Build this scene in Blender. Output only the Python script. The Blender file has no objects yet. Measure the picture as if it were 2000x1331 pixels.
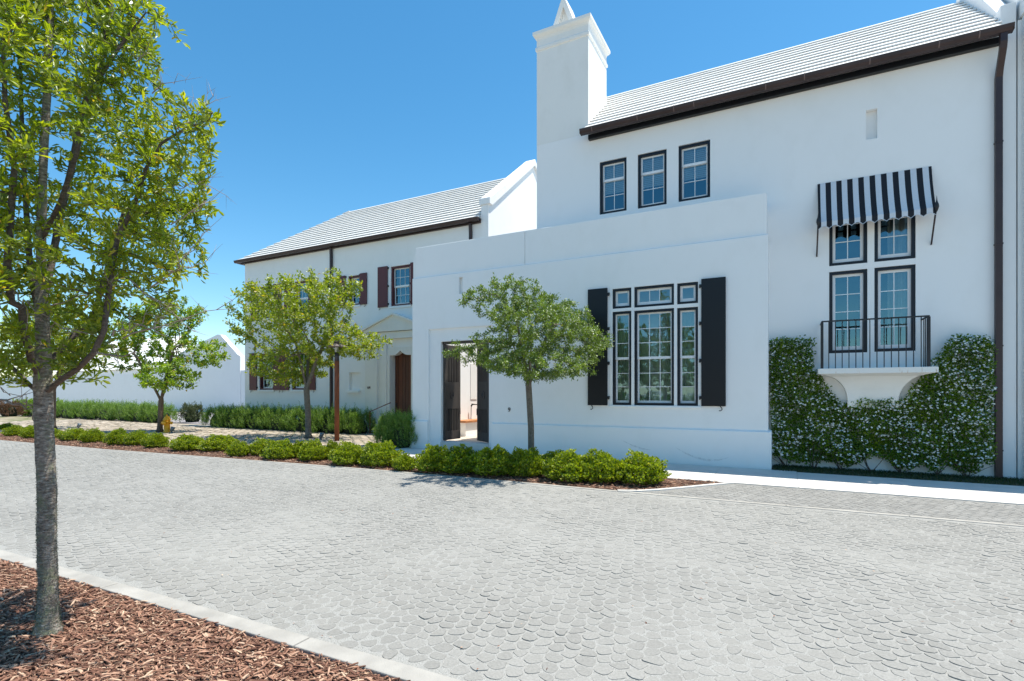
import bpy, math, random
import numpy as np
from mathutils import Vector

# ------------------------------------------------------------------ camera, sky, sun, exposure
scene = bpy.context.scene
COL = scene.collection
YAW = math.radians(27.6)
cam_d = bpy.data.cameras.new("camera")
cam = bpy.data.objects.new("camera", cam_d)
COL.objects.link(cam)
cam.location = (0, 0, 1.70)
cam.rotation_euler = (math.radians(90), 0, YAW)
cam_d.sensor_width = 36.0
cam_d.lens = 36.0 * 1024 / 2000
cam_d.shift_y = 101.5 / 2000
cam_d.clip_start = 0.05
cam_d.clip_end = 3000
scene.camera = cam

SUN = Vector((0.27, 0.182, 1.0)).normalized()
SUN_EL = math.asin(SUN.z)
SUN_AZ = math.atan2(SUN.x, SUN.y)
world = bpy.data.worlds.new("World")
scene.world = world
world.use_nodes = True
wn = world.node_tree.nodes
wl = world.node_tree.links
for n in list(wn):
    wn.remove(n)
sky = wn.new("ShaderNodeTexSky")
sky.sky_type = 'NISHITA'
sky.sun_disc = False
sky.sun_elevation = SUN_EL
sky.sun_rotation = SUN_AZ
sky.altitude = 0
sky.air_density = 1.0
sky.dust_density = 0.25
sky.ozone_density = 2.2
bg = wn.new("ShaderNodeBackground")
bg.inputs["Strength"].default_value = 0.13
wo = wn.new("ShaderNodeOutputWorld")
hs = wn.new("ShaderNodeHueSaturation")      # the photograph's colour rendering: a deep cyan-blue sky
hs.inputs['Hue'].default_value = 0.487
hs.inputs['Saturation'].default_value = 1.30
wl.new(sky.outputs[0], hs.inputs['Color'])
wl.new(hs.outputs[0], bg.inputs[0])
wl.new(bg.outputs[0], wo.inputs[0])

sun_d = bpy.data.lights.new("sun", 'SUN')
sun_d.energy = 5.0
sun_d.angle = math.radians(0.53)
sun_d.color = (1.0, 0.945, 0.85)
sun = bpy.data.objects.new("sun", sun_d)
COL.objects.link(sun)
sun.rotation_euler = SUN.to_track_quat('Z', 'Y').to_euler()
sun.location = (20, 15, 60)

vs = scene.view_settings
vs.view_transform = 'Standard'
vs.look = 'None'
vs.gamma = 1.0
vs.use_curve_mapping = False
vs.exposure = 0.62
scene.cycles.max_bounces = 8
scene.cycles.diffuse_bounces = 4
scene.cycles.transparent_max_bounces = 12
scene.cycles.sample_clamp_indirect = 6.0

RNG = np.random.default_rng(7)
random.seed(7)
CY, SY = math.cos(YAW), math.sin(YAW)


def to_px(x, y, z=0.0):
    """where a world point falls in the photograph (2000 px wide); used only to leave out what nobody sees"""
    d = -SY * x + CY * y
    r = CY * x + SY * y
    dd = np.where(np.abs(d) < 1e-6, 1e-6, d)
    return 1000 + 1024 * r / dd, 767 - 1024 * (z - 1.7) / dd, d


# ------------------------------------------------------------------ materials
MAT = {}


def new_mat(name):
    m = bpy.data.materials.new(name)
    m.use_nodes = True
    nt = m.node_tree
    b = nt.nodes["Principled BSDF"]
    MAT[name] = m
    return m, nt, b


def N(nt, kind, **kw):
    n = nt.nodes.new(kind)
    for k, v in kw.items():
        if k in n.inputs:
            n.inputs[k].default_value = v
        else:
            setattr(n, k, v)
    return n


def ramp(nt, fac, stops):
    r = nt.nodes.new("ShaderNodeValToRGB")
    els = r.color_ramp.elements
    while len(els) > len(stops):
        els.remove(els[-1])
    while len(els) < len(stops):
        els.new(0.5)
    for e, (p, c) in zip(els, stops):
        e.position = p
        e.color = (c[0], c[1], c[2], 1)
    nt.links.new(fac, r.inputs[0])
    return r.outputs[0]


def mixc(nt, fac, a, b, mode='MIX'):
    m = nt.nodes.new("ShaderNodeMix")
    m.data_type = 'RGBA'
    m.blend_type = mode
    if hasattr(fac, 'links') or hasattr(fac, 'is_linked'):
        nt.links.new(fac, m.inputs[0])
    else:
        m.inputs[0].default_value = fac
    for s, v in ((6, a), (7, b)):
        if hasattr(v, 'is_linked'):
            nt.links.new(v, m.inputs[s])
        else:
            m.inputs[s].default_value = (v[0], v[1], v[2], 1)
    return m.outputs[2]


def coords(nt, scale=(1, 1, 1), kind='Object'):
    if kind == 'World':
        g = nt.nodes.new("ShaderNodeNewGeometry")
        out = g.outputs['Position']
    else:
        t = nt.nodes.new("ShaderNodeTexCoord")
        out = t.outputs[kind]
    mp = nt.nodes.new("ShaderNodeMapping")
    mp.inputs['Scale'].default_value = scale
    nt.links.new(out, mp.inputs[0])
    return mp.outputs[0]


def noise(nt, vec, scale, detail=4, rough=0.55):
    n = nt.nodes.new("ShaderNodeTexNoise")
    n.inputs['Scale'].default_value = scale
    n.inputs['Detail'].default_value = detail
    n.inputs['Roughness'].default_value = rough
    nt.links.new(vec, n.inputs['Vector'])
    return n.outputs['Fac']


def bump(nt, b, h, strength=0.3, dist=0.01):
    n = nt.nodes.new("ShaderNodeBump")
    n.inputs['Strength'].default_value = strength
    n.inputs['Distance'].default_value = dist
    nt.links.new(h, n.inputs['Height'])
    nt.links.new(n.outputs[0], b.inputs['Normal'])


def simple(name, col, rough=0.6, var=0.0, vscale=6.0, metal=0.0, bmp=0.0, bscale=60, spec=0.5, stretch=(1, 1, 1)):
    m, nt, b = new_mat(name)
    b.inputs['Roughness'].default_value = rough
    b.inputs['Metallic'].default_value = metal
    b.inputs['Specular IOR Level'].default_value = spec
    v = coords(nt, stretch, 'World')
    if var:
        f = noise(nt, v, vscale, 5)
        lo = [c * (1 - var) for c in col]
        hi = [min(1, c * (1 + var)) for c in col]
        nt.links.new(ramp(nt, f, [(0.3, lo), (0.7, hi)]), b.inputs['Base Color'])
    else:
        b.inputs['Base Color'].default_value = (*col, 1)
    if bmp:
        bump(nt, b, noise(nt, v, bscale, 4), bmp, 0.01)
    return m


def stucco(name, col, stain=0.05):
    m, nt, b = new_mat(name)
    b.inputs['Roughness'].default_value = 0.82
    b.inputs['Specular IOR Level'].default_value = 0.25
    v = coords(nt, (1, 1, 1), 'World')
    big = noise(nt, v, 0.55, 4)
    mid = noise(nt, coords(nt, (1, 1, 0.6), 'World'), 2.3, 5, 0.6)
    c1 = ramp(nt, big, [(0.3, [x * (1 - stain * 0.5) for x in col]), (0.7, col)])
    c2 = ramp(nt, mid, [(0.25, [1 - stain * x for x in (0.8, 0.85, 1.0)]), (0.5, (1, 1, 1))])
    c = mixc(nt, 1.0, c1, c2, 'MULTIPLY')
    nt.links.new(c, b.inputs['Base Color'])
    f = noise(nt, v, 45, 5)
    f2 = noise(nt, v, 4, 3)
    mm = nt.nodes.new("ShaderNodeMath")
    mm.operation = 'ADD'
    nt.links.new(f, mm.inputs[0])
    nt.links.new(f2, mm.inputs[1])
    bump(nt, b, mm.outputs[0], 0.18, 0.005)
    return m


stucco("white_stucco", (0.86, 0.855, 0.84), 0.035)
stucco("cream_stucco", (0.83, 0.815, 0.775), 0.07)
stucco("roof_white", (0.80, 0.79, 0.76), 0.12)
stucco("roof_grey", (0.68, 0.675, 0.645), 0.14)
simple("white_paint", (0.80, 0.81, 0.82), 0.45)
simple("black_paint", (0.006, 0.007, 0.010), 0.42, spec=0.35)
simple("frame_navy", (0.006, 0.010, 0.018), 0.4, spec=0.35)
simple("iron_black", (0.012, 0.012, 0.014), 0.5)
simple("gutter_brown", (0.045, 0.028, 0.028), 0.42, 0.25, 2.0, metal=0.3)
simple("gutter_joint", (0.16, 0.11, 0.10), 0.45)
simple("maroon_paint", (0.095, 0.014, 0.018), 0.5, 0.12, 3)
simple("maroon_frame", (0.085, 0.008, 0.010), 0.45)
simple("gate_wood", (0.050, 0.042, 0.037), 0.6, 0.25, 5, stretch=(6, 6, 0.6))
simple("room_dark", (0.022, 0.015, 0.012), 0.9, 0.3, 3)  # near-black, so the dimness of the rooms sits in the colour
simple("curtain", (0.62, 0.62, 0.58), 0.9, 0.08, 20)
simple("blind", (0.80, 0.82, 0.84), 0.8)
simple("awning_white", (0.62, 0.64, 0.67), 0.75, 0.04, 30, bmp=0.1, bscale=300)
simple("awning_black", (0.006, 0.006, 0.010), 0.75)
simple("bench_wood", (0.42, 0.17, 0.06), 0.6, 0.2, 8)
simple("concrete", (0.60, 0.575, 0.53), 0.85, 0.09, 3.2, bmp=0.25, bscale=120)
simple("kerb_concrete", (0.335, 0.32, 0.29), 0.85, 0.16, 4, bmp=0.3, bscale=120)
simple("court_floor", (0.46, 0.40, 0.34), 0.8, 0.15, 4)
simple("lamp_shade", (0.24, 0.20, 0.21), 0.45, 0.15, 6, metal=0.4)
simple("lamp_glass", (0.62, 0.62, 0.66), 0.35)
simple("lamp_collar", (0.05, 0.042, 0.05), 0.5)
simple("hydrant_paint", (0.90, 0.40, 0.012), 0.4, 0.06, 20)
simple("spot_metal", (0.14, 0.17, 0.20), 0.4, metal=0.5)
simple("soil", (0.10, 0.055, 0.035), 0.95, 0.35, 14, bmp=0.6, bscale=70)
simple("far_ground", (0.33, 0.30, 0.25), 0.95, 0.2, 0.8, bmp=0.3, bscale=20)
simple("drive_gravel", (0.27, 0.25, 0.255), 0.95, 0.2, 25, bmp=0.5, bscale=60)
simple("grass_soil", (0.045, 0.055, 0.022), 0.95, 0.3, 20)
simple("stem_brown", (0.07, 0.045, 0.03), 0.9, 0.2, 20)
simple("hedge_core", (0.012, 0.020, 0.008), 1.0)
simple("flower_white", (0.82, 0.81, 0.76), 0.7)

# rusted steel lamp post
m, nt, b = new_mat("rusted_steel")
b.inputs['Roughness'].default_value = 0.75
v = coords(nt, (2.5, 2.5, 0.7), 'World')
nt.links.new(ramp(nt, noise(nt, v, 4, 6), [(0.25, (0.10, 0.030, 0.016)), (0.55, (0.22, 0.065, 0.026)), (0.8, (0.30, 0.10, 0.035))]), b.inputs['Base Color'])

# stained wooden planks
m, nt, b = new_mat("door_wood")
b.inputs['Roughness'].default_value = 0.55
at = N(nt, "ShaderNodeAttribute", attribute_name="tone")
v = coords(nt, (14, 14, 0.9), 'World')
g1 = ramp(nt, noise(nt, v, 3, 6), [(0.3, (0.085, 0.025, 0.012)), (0.7, (0.17, 0.055, 0.025))])
g2 = ramp(nt, at.outputs['Fac'], [(0, (0.7, 0.7, 0.7)), (1, (1.25, 1.2, 1.2))])
nt.links.new(mixc(nt, 1.0, g1, g2, 'MULTIPLY'), b.inputs['Base Color'])

# balcony slab: white with rust runs below the iron posts
m, nt, b = new_mat("slab_rusty")
b.inputs['Roughness'].default_value = 0.8
v = coords(nt, (9, 0.6, 1.2), 'World')
nt.links.new(ramp(nt, noise(nt, v, 2.2, 5, 0.7), [(0.0, (0.77, 0.76, 0.72)), (0.60, (0.77, 0.75, 0.70)), (0.68, (0.50, 0.30, 0.17)), (0.8, (0.30, 0.14, 0.07))]), b.inputs['Base Color'])

# glass: clear, dark behind, mirror-like at the surface
m = bpy.data.materials.new("window_glass")
m.use_nodes = True
MAT["window_glass"] = m
nt = m.node_tree
for n in list(nt.nodes):
    nt.nodes.remove(n)
o = nt.nodes.new("ShaderNodeOutputMaterial")
tr = N(nt, "ShaderNodeBsdfTransparent")
tr.inputs[0].default_value = (0.86, 0.94, 0.95, 1)
gl = N(nt, "ShaderNodeBsdfGlossy")
gl.inputs['Color'].default_value = (0.50, 0.86, 1.0, 1)
gl.inputs['Roughness'].default_value = 0.012
fr = N(nt, "ShaderNodeFresnel")
fr.inputs['IOR'].default_value = 2.7
nz = noise(nt, coords(nt, (1, 1, 1), 'World'), 2.2, 2)
bp = N(nt, "ShaderNodeBump")
bp.inputs['Strength'].default_value = 0.05
bp.inputs['Distance'].default_value = 0.05
nt.links.new(nz, bp.inputs['Height'])
nt.links.new(bp.outputs[0], gl.inputs['Normal'])
mx = N(nt, "ShaderNodeMixShader")
nt.links.new(fr.outputs[0], mx.inputs[0])
nt.links.new(tr.outputs[0], mx.inputs[1])
nt.links.new(gl.outputs[0], mx.inputs[2])
nt.links.new(mx.outputs[0], o.inputs[0])


def tone_mat(name, stops, rough=0.85, nscale=0, namt=0.0, bmp=0.0, bscale=80, spec=0.3, patch=0.0, pscale=0.6):
    m, nt, b = new_mat(name)
    b.inputs['Roughness'].default_value = rough
    b.inputs['Specular IOR Level'].default_value = spec
    at = N(nt, "ShaderNodeAttribute", attribute_name="tone")
    c = ramp(nt, at.outputs['Fac'], stops)
    if nscale:
        v = coords(nt, (1, 1, 1), 'World')
        f = noise(nt, v, nscale, 5, 0.65)
        c2 = ramp(nt, f, [(0.3, (1 - namt,) * 3), (0.7, (1 + namt,) * 3)])
        c = mixc(nt, 1.0, c, c2, 'MULTIPLY')
    if patch:
        v = coords(nt, (1, 1, 1), 'World')
        f = noise(nt, v, pscale, 4, 0.6)
        c3 = ramp(nt, f, [(0.35, (1 - patch,) * 3), (0.65, (1 + patch,) * 3)])
        c = mixc(nt, 1.0, c, c3, 'MULTIPLY')
    nt.links.new(c, b.inputs['Base Color'])
    if bmp:
        v = coords(nt, (1, 1, 1), 'World')
        bump(nt, b, noise(nt, v, bscale, 5, 0.7), bmp, 0.004)
    return m


tone_mat("paver_stone", [(0, (0.235, 0.230, 0.213)), (0.5, (0.258, 0.253, 0.235)), (1, (0.285, 0.279, 0.26))], 0.9, 60, 0.16, 0.5, 140, patch=0.08, pscale=0.45)
tone_mat("paver_dark", [(0, (0.215, 0.211, 0.198)), (0.5, (0.238, 0.234, 0.22)), (1, (0.262, 0.258, 0.243))], 0.9, 55, 0.16, 0.5, 140, patch=0.06, pscale=0.5)
tone_mat("walk_cobble", [(0, (0.29, 0.24, 0.185)), (0.5, (0.39, 0.33, 0.26)), (1, (0.48, 0.41, 0.33))], 0.9, 14, 0.15, 0.3, 60)
tone_mat("bark_chip", [(0, (0.085, 0.038, 0.026)), (0.3, (0.19, 0.092, 0.060)), (0.55, (0.31, 0.165, 0.108)), (0.75, (0.43, 0.26, 0.175)), (1, (0.58, 0.43, 0.30))], 0.85, 60, 0.2)

# sand between the road pavers: pale with gravel specks
m, nt, b = new_mat("joint_sand")
b.inputs['Roughness'].default_value = 0.95
v = coords(nt, (1, 1, 1), 'World')
f1 = noise(nt, v, 130, 3, 0.8)
c = ramp(nt, f1, [(0.32, (0.10, 0.10, 0.095)), (0.42, (0.25, 0.247, 0.23)), (0.55, (0.315, 0.312, 0.292)), (0.75, (0.46, 0.455, 0.43))])
nt.links.new(c, b.inputs['Base Color'])
bump(nt, b, f1, 0.6, 0.006)
# far road, where the single pavers can no longer be told apart
m, nt, b = new_mat("road_far")
b.inputs['Roughness'].default_value = 0.92
v = coords(nt, (1, 1, 1), 'World')
vo = N(nt, "ShaderNodeTexVoronoi", feature='DISTANCE_TO_EDGE')
vo.inputs['Scale'].default_value = 7.4
nt.links.new(v, vo.inputs['Vector'])
c = ramp(nt, vo.outputs['Distance'], [(0.02, (0.31, 0.306, 0.287)), (0.10, (0.255, 0.25, 0.234))])
f = noise(nt, v, 0.5, 4)
c = mixc(nt, 1.0, c, ramp(nt, f, [(0.35, (0.93,) * 3), (0.65, (1.07,) * 3)]), 'MULTIPLY')
nt.links.new(c, b.inputs['Base Color'])
bump(nt, b, vo.outputs['Distance'], 0.3, 0.01)
# dark dirt in the joints of the parking strip
simple("joint_dirt", (0.215, 0.21, 0.195), 0.95, 0.4, 40)
# mossy joints of the old cobble walk
m, nt, b = new_mat("joint_grass")
b.inputs['Roughness'].default_value = 0.95
v = coords(nt, (1, 1, 1), 'World')
nt.links.new(ramp(nt, noise(nt, v, 0.9, 5, 0.7), [(0.42, (0.33, 0.27, 0.20)), (0.55, (0.13, 0.14, 0.05)), (0.75, (0.09, 0.12, 0.03))]), b.inputs['Base Color'])


def bark(name, stops, sc=(5, 5, 14), nscale=5.0, moss=None, bstr=0.8):
    m, nt, b = new_mat(name)
    b.inputs['Roughness'].default_value = 0.92
    b.inputs['Specular IOR Level'].default_value = 0.2
    v = coords(nt, sc, 'World')
    f = noise(nt, v, nscale, 7, 0.7)
    c = ramp(nt, f, stops)
    v2 = coords(nt, (1, 1, 1), 'World')
    if moss:
        f2 = noise(nt, v2, 9, 6, 0.75)
        k = ramp(nt, f2, [(0.50, (0, 0, 0)), (0.66, (1, 1, 1))])
        c = mixc(nt, k, c, moss)
        f3 = noise(nt, v2, 17, 3, 0.6)
        k3 = ramp(nt, f3, [(0.70, (0, 0, 0)), (0.76, (1, 1, 1))])
        c = mixc(nt, k3, c, (0.23, 0.20, 0.03))
    nt.links.new(c, b.inputs['Base Color'])
    bump(nt, b, f, bstr, 0.02)
    return m


bark("bark_grey", [(0.30, (0.07, 0.055, 0.045)), (0.48, (0.22, 0.185, 0.155)), (0.58, (0.36, 0.315, 0.27)), (0.70, (0.62, 0.57, 0.51))], moss=(0.22, 0.235, 0.155))
bark("bark_limb", [(0.3, (0.065, 0.052, 0.044)), (0.6, (0.17, 0.14, 0.118)), (0.8, (0.34, 0.30, 0.26))])
bark("bark_smooth", [(0.3, (0.115, 0.095, 0.075)), (0.7, (0.24, 0.205, 0.17))], (4, 4, 4), bstr=0.4)
bark("bark_brown", [(0.3, (0.10, 0.068, 0.05)), (0.7, (0.21, 0.15, 0.11))], (4, 4, 4), bstr=0.4)
simple("dead_twig", (0.30, 0.245, 0.21), 0.9, 0.2, 20)


def leaf_mat(name, stops, trans=0.45, gloss=0.08, rough=0.38, tcol=(1.25, 1.35, 0.55)):
    m = bpy.data.materials.new(name)
    m.use_nodes = True
    MAT[name] = m
    nt = m.node_tree
    for n in list(nt.nodes):
        nt.nodes.remove(n)
    o = nt.nodes.new("ShaderNodeOutputMaterial")
    at = N(nt, "ShaderNodeAttribute", attribute_name="tone")
    c = ramp(nt, at.outputs['Fac'], stops)
    d = nt.nodes.new("ShaderNodeBsdfDiffuse")
    nt.links.new(c, d.inputs['Color'])
    t = nt.nodes.new("ShaderNodeBsdfTranslucent")
    nt.links.new(mixc(nt, 1.0, c, tcol, 'MULTIPLY'), t.inputs['Color'])
    m1 = nt.nodes.new("ShaderNodeMixShader")
    m1.inputs[0].default_value = trans
    nt.links.new(d.outputs[0], m1.inputs[1])
    nt.links.new(t.outputs[0], m1.inputs[2])
    g = nt.nodes.new("ShaderNodeBsdfGlossy")
    g.inputs['Roughness'].default_value = rough
    g.inputs['Color'].default_value = (0.9, 0.95, 1.0, 1)
    m2 = nt.nodes.new("ShaderNodeMixShader")
    lw = nt.nodes.new("ShaderNodeLayerWeight")
    lw.inputs['Blend'].default_value = 0.12
    ml = nt.nodes.new("ShaderNodeMath")
    ml.operation = 'MULTIPLY_ADD'
    ml.inputs[1].default_value = 0.22
    ml.inputs[2].default_value = gloss * 0.55
    nt.links.new(lw.outputs['Fresnel'], ml.inputs[0])
    nt.links.new(ml.outputs[0], m2.inputs[0])
    nt.links.new(m1.outputs[0], m2.inputs[1])
    nt.links.new(g.outputs[0], m2.inputs[2])
    nt.links.new(m2.outputs[0], o.inputs[0])
    return m


leaf_mat("leaf_front", [(0, (0.10, 0.165, 0.010)), (0.45, (0.26, 0.315, 0.014)), (0.8, (0.46, 0.47, 0.022)), (0.97, (0.56, 0.50, 0.025)), (1, (0.62, 0.44, 0.03))], 0.55, 0.06, 0.40)
leaf_mat("leaf_hydrant_tree", [(0, (0.10, 0.18, 0.012)), (0.5, (0.24, 0.35, 0.018)), (0.9, (0.42, 0.50, 0.03)), (1, (0.48, 0.32, 0.06))], 0.5, 0.05, 0.5)
leaf_mat("leaf_elm", [(0, (0.12, 0.175, 0.010)), (0.45, (0.25, 0.31, 0.014)), (0.85, (0.42, 0.44, 0.018)), (1, (0.56, 0.38, 0.05))], 0.5, 0.05, 0.5)
leaf_mat("leaf_oak", [(0, (0.04, 0.075, 0.010)), (0.45, (0.13, 0.20, 0.020)), (0.85, (0.32, 0.40, 0.045)), (1, (0.44, 0.42, 0.08))], 0.36, 0.055, 0.42)
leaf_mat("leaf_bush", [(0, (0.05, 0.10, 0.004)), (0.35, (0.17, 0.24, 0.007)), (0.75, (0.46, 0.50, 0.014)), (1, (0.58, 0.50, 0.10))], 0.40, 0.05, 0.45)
leaf_mat("leaf_rosemary", [(0, (0.05, 0.11, 0.016)), (0.4, (0.20, 0.32, 0.045)), (1, (0.56, 0.64, 0.20))], 0.45, 0.05, 0.5)
leaf_mat("leaf_roundbush", [(0, (0.06, 0.08, 0.03)), (0.5, (0.13, 0.155, 0.07)), (1, (0.24, 0.25, 0.14))], 0.25, 0.05, 0.5)
leaf_mat("leaf_brownbush", [(0, (0.12, 0.06, 0.035)), (0.5, (0.20, 0.11, 0.065)), (1, (0.28, 0.18, 0.10))], 0.25, 0.03, 0.6)
leaf_mat("leaf_vine", [(0, (0.025, 0.07, 0.006)), (0.5, (0.105, 0.19, 0.009)), (0.85, (0.28, 0.38, 0.016)), (1, (0.40, 0.46, 0.025))], 0.30, 0.02, 0.45)
leaf_mat("leaf_grass", [(0, (0.02, 0.045, 0.012)), (0.6, (0.05, 0.08, 0.02)), (1, (0.12, 0.10, 0.05))], 0.3, 0.03, 0.5)

m = bpy.data.materials.new("scuff_mark")
m.use_nodes = True
MAT["scuff_mark"] = m
nt = m.node_tree
b = nt.nodes["Principled BSDF"]
b.inputs['Base Color'].default_value = (0.30, 0.29, 0.28, 1)
b.inputs['Roughness'].default_value = 0.9
v = coords(nt, (1, 1, 1), 'World')
k = ramp(nt, noise(nt, v, 16, 5, 0.7), [(0.35, (0, 0, 0)), (0.75, (0.28, 0.28, 0.28))])
nt.links.new(k, b.inputs['Alpha'])

# ------------------------------------------------------------------ object helpers
BASE = {}


def props(o, label=None, cat=None, group=None, kind=None):
    if label:
        o["label"] = label
    if cat:
        o["category"] = cat
    if group:
        o["group"] = group
    if kind:
        o["kind"] = kind
    return o


def thing(name, loc, label, cat, group=None):
    o = bpy.data.objects.new(name, None)
    o.empty_display_size = 0.2
    o.location = loc
    COL.objects.link(o)
    BASE[o] = Vector(loc)
    return props(o, label, cat, group)


def link_mesh(name, me, parent=None, mats=()):
    for mm in mats:
        me.materials.append(MAT[mm])
    o = bpy.data.objects.new(name, me)
    COL.objects.link(o)
    if parent is not None:
        o.parent = parent
        BASE[o] = BASE[parent]
    else:
        BASE[o] = Vector((0, 0, 0))
    return o


class MB:
    """collects shapes in world coordinates, then links them as one mesh object"""

    def __init__(s):
        s.v, s.f, s.m, s.sm, s.t = [], [], [], [], []

    def add(s, verts, faces, mat=0, smooth=False, tone=0.5):
        o = len(s.v)
        s.v += [tuple(p) for p in verts]
        for f in faces:
            s.f.append(tuple(i + o for i in f))
            s.m.append(mat)
            s.sm.append(smooth)
            s.t.append(tone)
        return s

    def box(s, x0, x1, y0, y1, z0, z1, mat=0, tone=0.5):
        v = [(x0, y0, z0), (x1, y0, z0), (x1, y1, z0), (x0, y1, z0), (x0, y0, z1), (x1, y0, z1), (x1, y1, z1), (x0, y1, z1)]
        return s.add(v, [(0, 3, 2, 1), (4, 5, 6, 7), (0, 1, 5, 4), (1, 2, 6, 5), (2, 3, 7, 6), (3, 0, 4, 7)], mat, False, tone)

    def quad(s, a, b, c, d, mat=0, tone=0.5):
        return s.add([a, b, c, d], [(0, 1, 2, 3)], mat, False, tone)

    def prism_xz(s, poly, y0, y1, mat=0):
        """polygon in x,z (counter-clockwise seen from -y) extruded along y"""
        n = len(poly)
        v = [(x, y0, z) for x, z in poly] + [(x, y1, z) for x, z in poly]
        f = [tuple(range(n)), tuple(reversed(range(n, 2 * n)))]
        f += [(i, i + n, (i + 1) % n + n, (i + 1) % n) for i in range(n)]
        return s.add(v, f, mat)

    def prism_xy(s, poly, z0, z1, mat=0):
        n = len(poly)
        v = [(x, y, z0) for x, y in poly] + [(x, y, z1) for x, y in poly]
        f = [tuple(reversed(range(n))), tuple(range(n, 2 * n))]
        f += [(i, (i + 1) % n, (i + 1) % n + n, i + n) for i in range(n)]
        return s.add(v, f, mat)

    def prism_yz(s, poly, x0, x1, mat=0):
        n = len(poly)
        v = [(x0, y, z) for y, z in poly] + [(x1, y, z) for y, z in poly]
        f = [tuple(reversed(range(n))), tuple(range(n, 2 * n))]
        f += [(i, (i + 1) % n, (i + 1) % n + n, i + n) for i in range(n)]
        return s.add(v, f, mat)

    def tube(s, pts, rad, n=8, mat=0, cap=True):
        pts = [Vector(p) for p in pts]
        if not hasattr(rad, '__len__'):
            rad = [rad] * len(pts)
        v, f = [], []
        up = None
        for i, p in enumerate(pts):
            d = (pts[min(i + 1, len(pts) - 1)] - pts[max(i - 1, 0)])
            if d.length < 1e-9:
                d = Vector((0, 0, 1))
            d.normalize()
            if up is None:
                a = Vector((1, 0, 0)) if abs(d.x) < 0.8 else Vector((0, 1, 0))
            else:
                a = up
            u = (a - d * a.dot(d)).normalized()
            w = d.cross(u)
            up = u
            for k in range(n):
                t = 2 * math.pi * k / n
                v.append(p + (u * math.cos(t) + w * math.sin(t)) * rad[i])
        for i in range(len(pts) - 1):
            for k in range(n):
                f.append((i * n + k, i * n + (k + 1) % n, (i + 1) * n + (k + 1) % n, (i + 1) * n + k))
        if cap:
            f.append(tuple(reversed(range(n))))
            f.append(tuple(range((len(pts) - 1) * n, len(pts) * n)))
        return s.add(v, f, mat, True)

    def lathe(s, prof, c, n=20, mat=0):
        v, f = [], []
        for r, z in prof:
            for k in range(n):
                t = 2 * math.pi * k / n
                v.append((c[0] + r * math.cos(t), c[1] + r * math.sin(t), c[2] + z))
        for i in range(len(prof) - 1):
            for k in range(n):
                f.append((i * n + k, i * n + (k + 1) % n, (i + 1) * n + (k + 1) % n, (i + 1) * n + k))
        f.append(tuple(reversed(range(n))))
        f.append(tuple(range((len(prof) - 1) * n, len(prof) * n)))
        return s.add(v, f, mat, True)

    def build(s, name, mats, parent=None, bevel=0.0, kind=None, label=None):
        me = bpy.data.meshes.new(name)
        b = BASE[parent] if parent is not None else Vector((0, 0, 0))
        me.from_pydata([(p[0] - b.x, p[1] - b.y, p[2] - b.z) for p in s.v], [], s.f)
        if isinstance(mats, str):
            mats = (mats,)
        me.polygons.foreach_set("material_index", s.m)
        me.polygons.foreach_set("use_smooth", s.sm)
        at = me.attributes.new("tone", 'FLOAT', 'FACE')
        at.data.foreach_set("value", s.t)
        me.update()
        o = link_mesh(name, me, parent, mats)
        if bevel:
            bv = o.modifiers.new("edge", 'BEVEL')
            bv.width = bevel
            bv.segments = 2
            bv.limit_method = 'ANGLE'
        if kind:
            o["kind"] = kind
        if label:
            o["label"] = label
        return o


def np_mesh(name, V, F, mats, parent=None, tone=None, smooth=False, kind=None, midx=None, sizes=None):
    """big meshes from numpy: V (n,3) world coordinates, F (m,k) faces (or a flat list with sizes)"""
    V = np.asarray(V, dtype=np.float64)
    if parent is not None:
        b = BASE[parent]
        V = V - np.array([b.x, b.y, b.z])
    me = bpy.data.meshes.new(name)
    me.vertices.add(len(V))
    me.vertices.foreach_set("co", V.astype(np.float32).ravel())
    if sizes is None:
        F = np.asarray(F, dtype=np.int32)
        m, k = F.shape
        sizes = np.full(m, k, dtype=np.int32)
        flat = F.ravel()
    else:
        flat = np.asarray(F, dtype=np.int32)
        sizes = np.asarray(sizes, dtype=np.int32)
        m = len(sizes)
    me.loops.add(len(flat))
    me.loops.foreach_set("vertex_index", flat)
    me.polygons.add(m)
    st = np.zeros(m, dtype=np.int32)
    st[1:] = np.cumsum(sizes)[:-1]
    me.polygons.foreach_set("loop_start", st)
    me.polygons.foreach_set("loop_total", sizes)
    me.polygons.foreach_set("use_smooth", np.full(m, bool(smooth)))
    if midx is not None:
        me.polygons.foreach_set("material_index", np.asarray(midx, dtype=np.int32))
    if tone is not None:
        at = me.attributes.new("tone", 'FLOAT', 'FACE')
        at.data.foreach_set("value", np.clip(np.asarray(tone, dtype=np.float32), 0, 1))
    me.update(calc_edges=True)
    me.validate()
    if isinstance(mats, str):
        mats = (mats,)
    o = link_mesh(name, me, parent, mats)
    if kind:
        o["kind"] = kind
    return o


def copy_tree(o, parent=None):
    c = o.copy()
    COL.objects.link(c)
    if parent is not None:
        c.parent = parent
    for ch in list(o.children):
        copy_tree(ch, c)
    return c


def unit(a):
    return a / np.maximum(np.linalg.norm(a, axis=1, keepdims=True), 1e-9)


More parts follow.
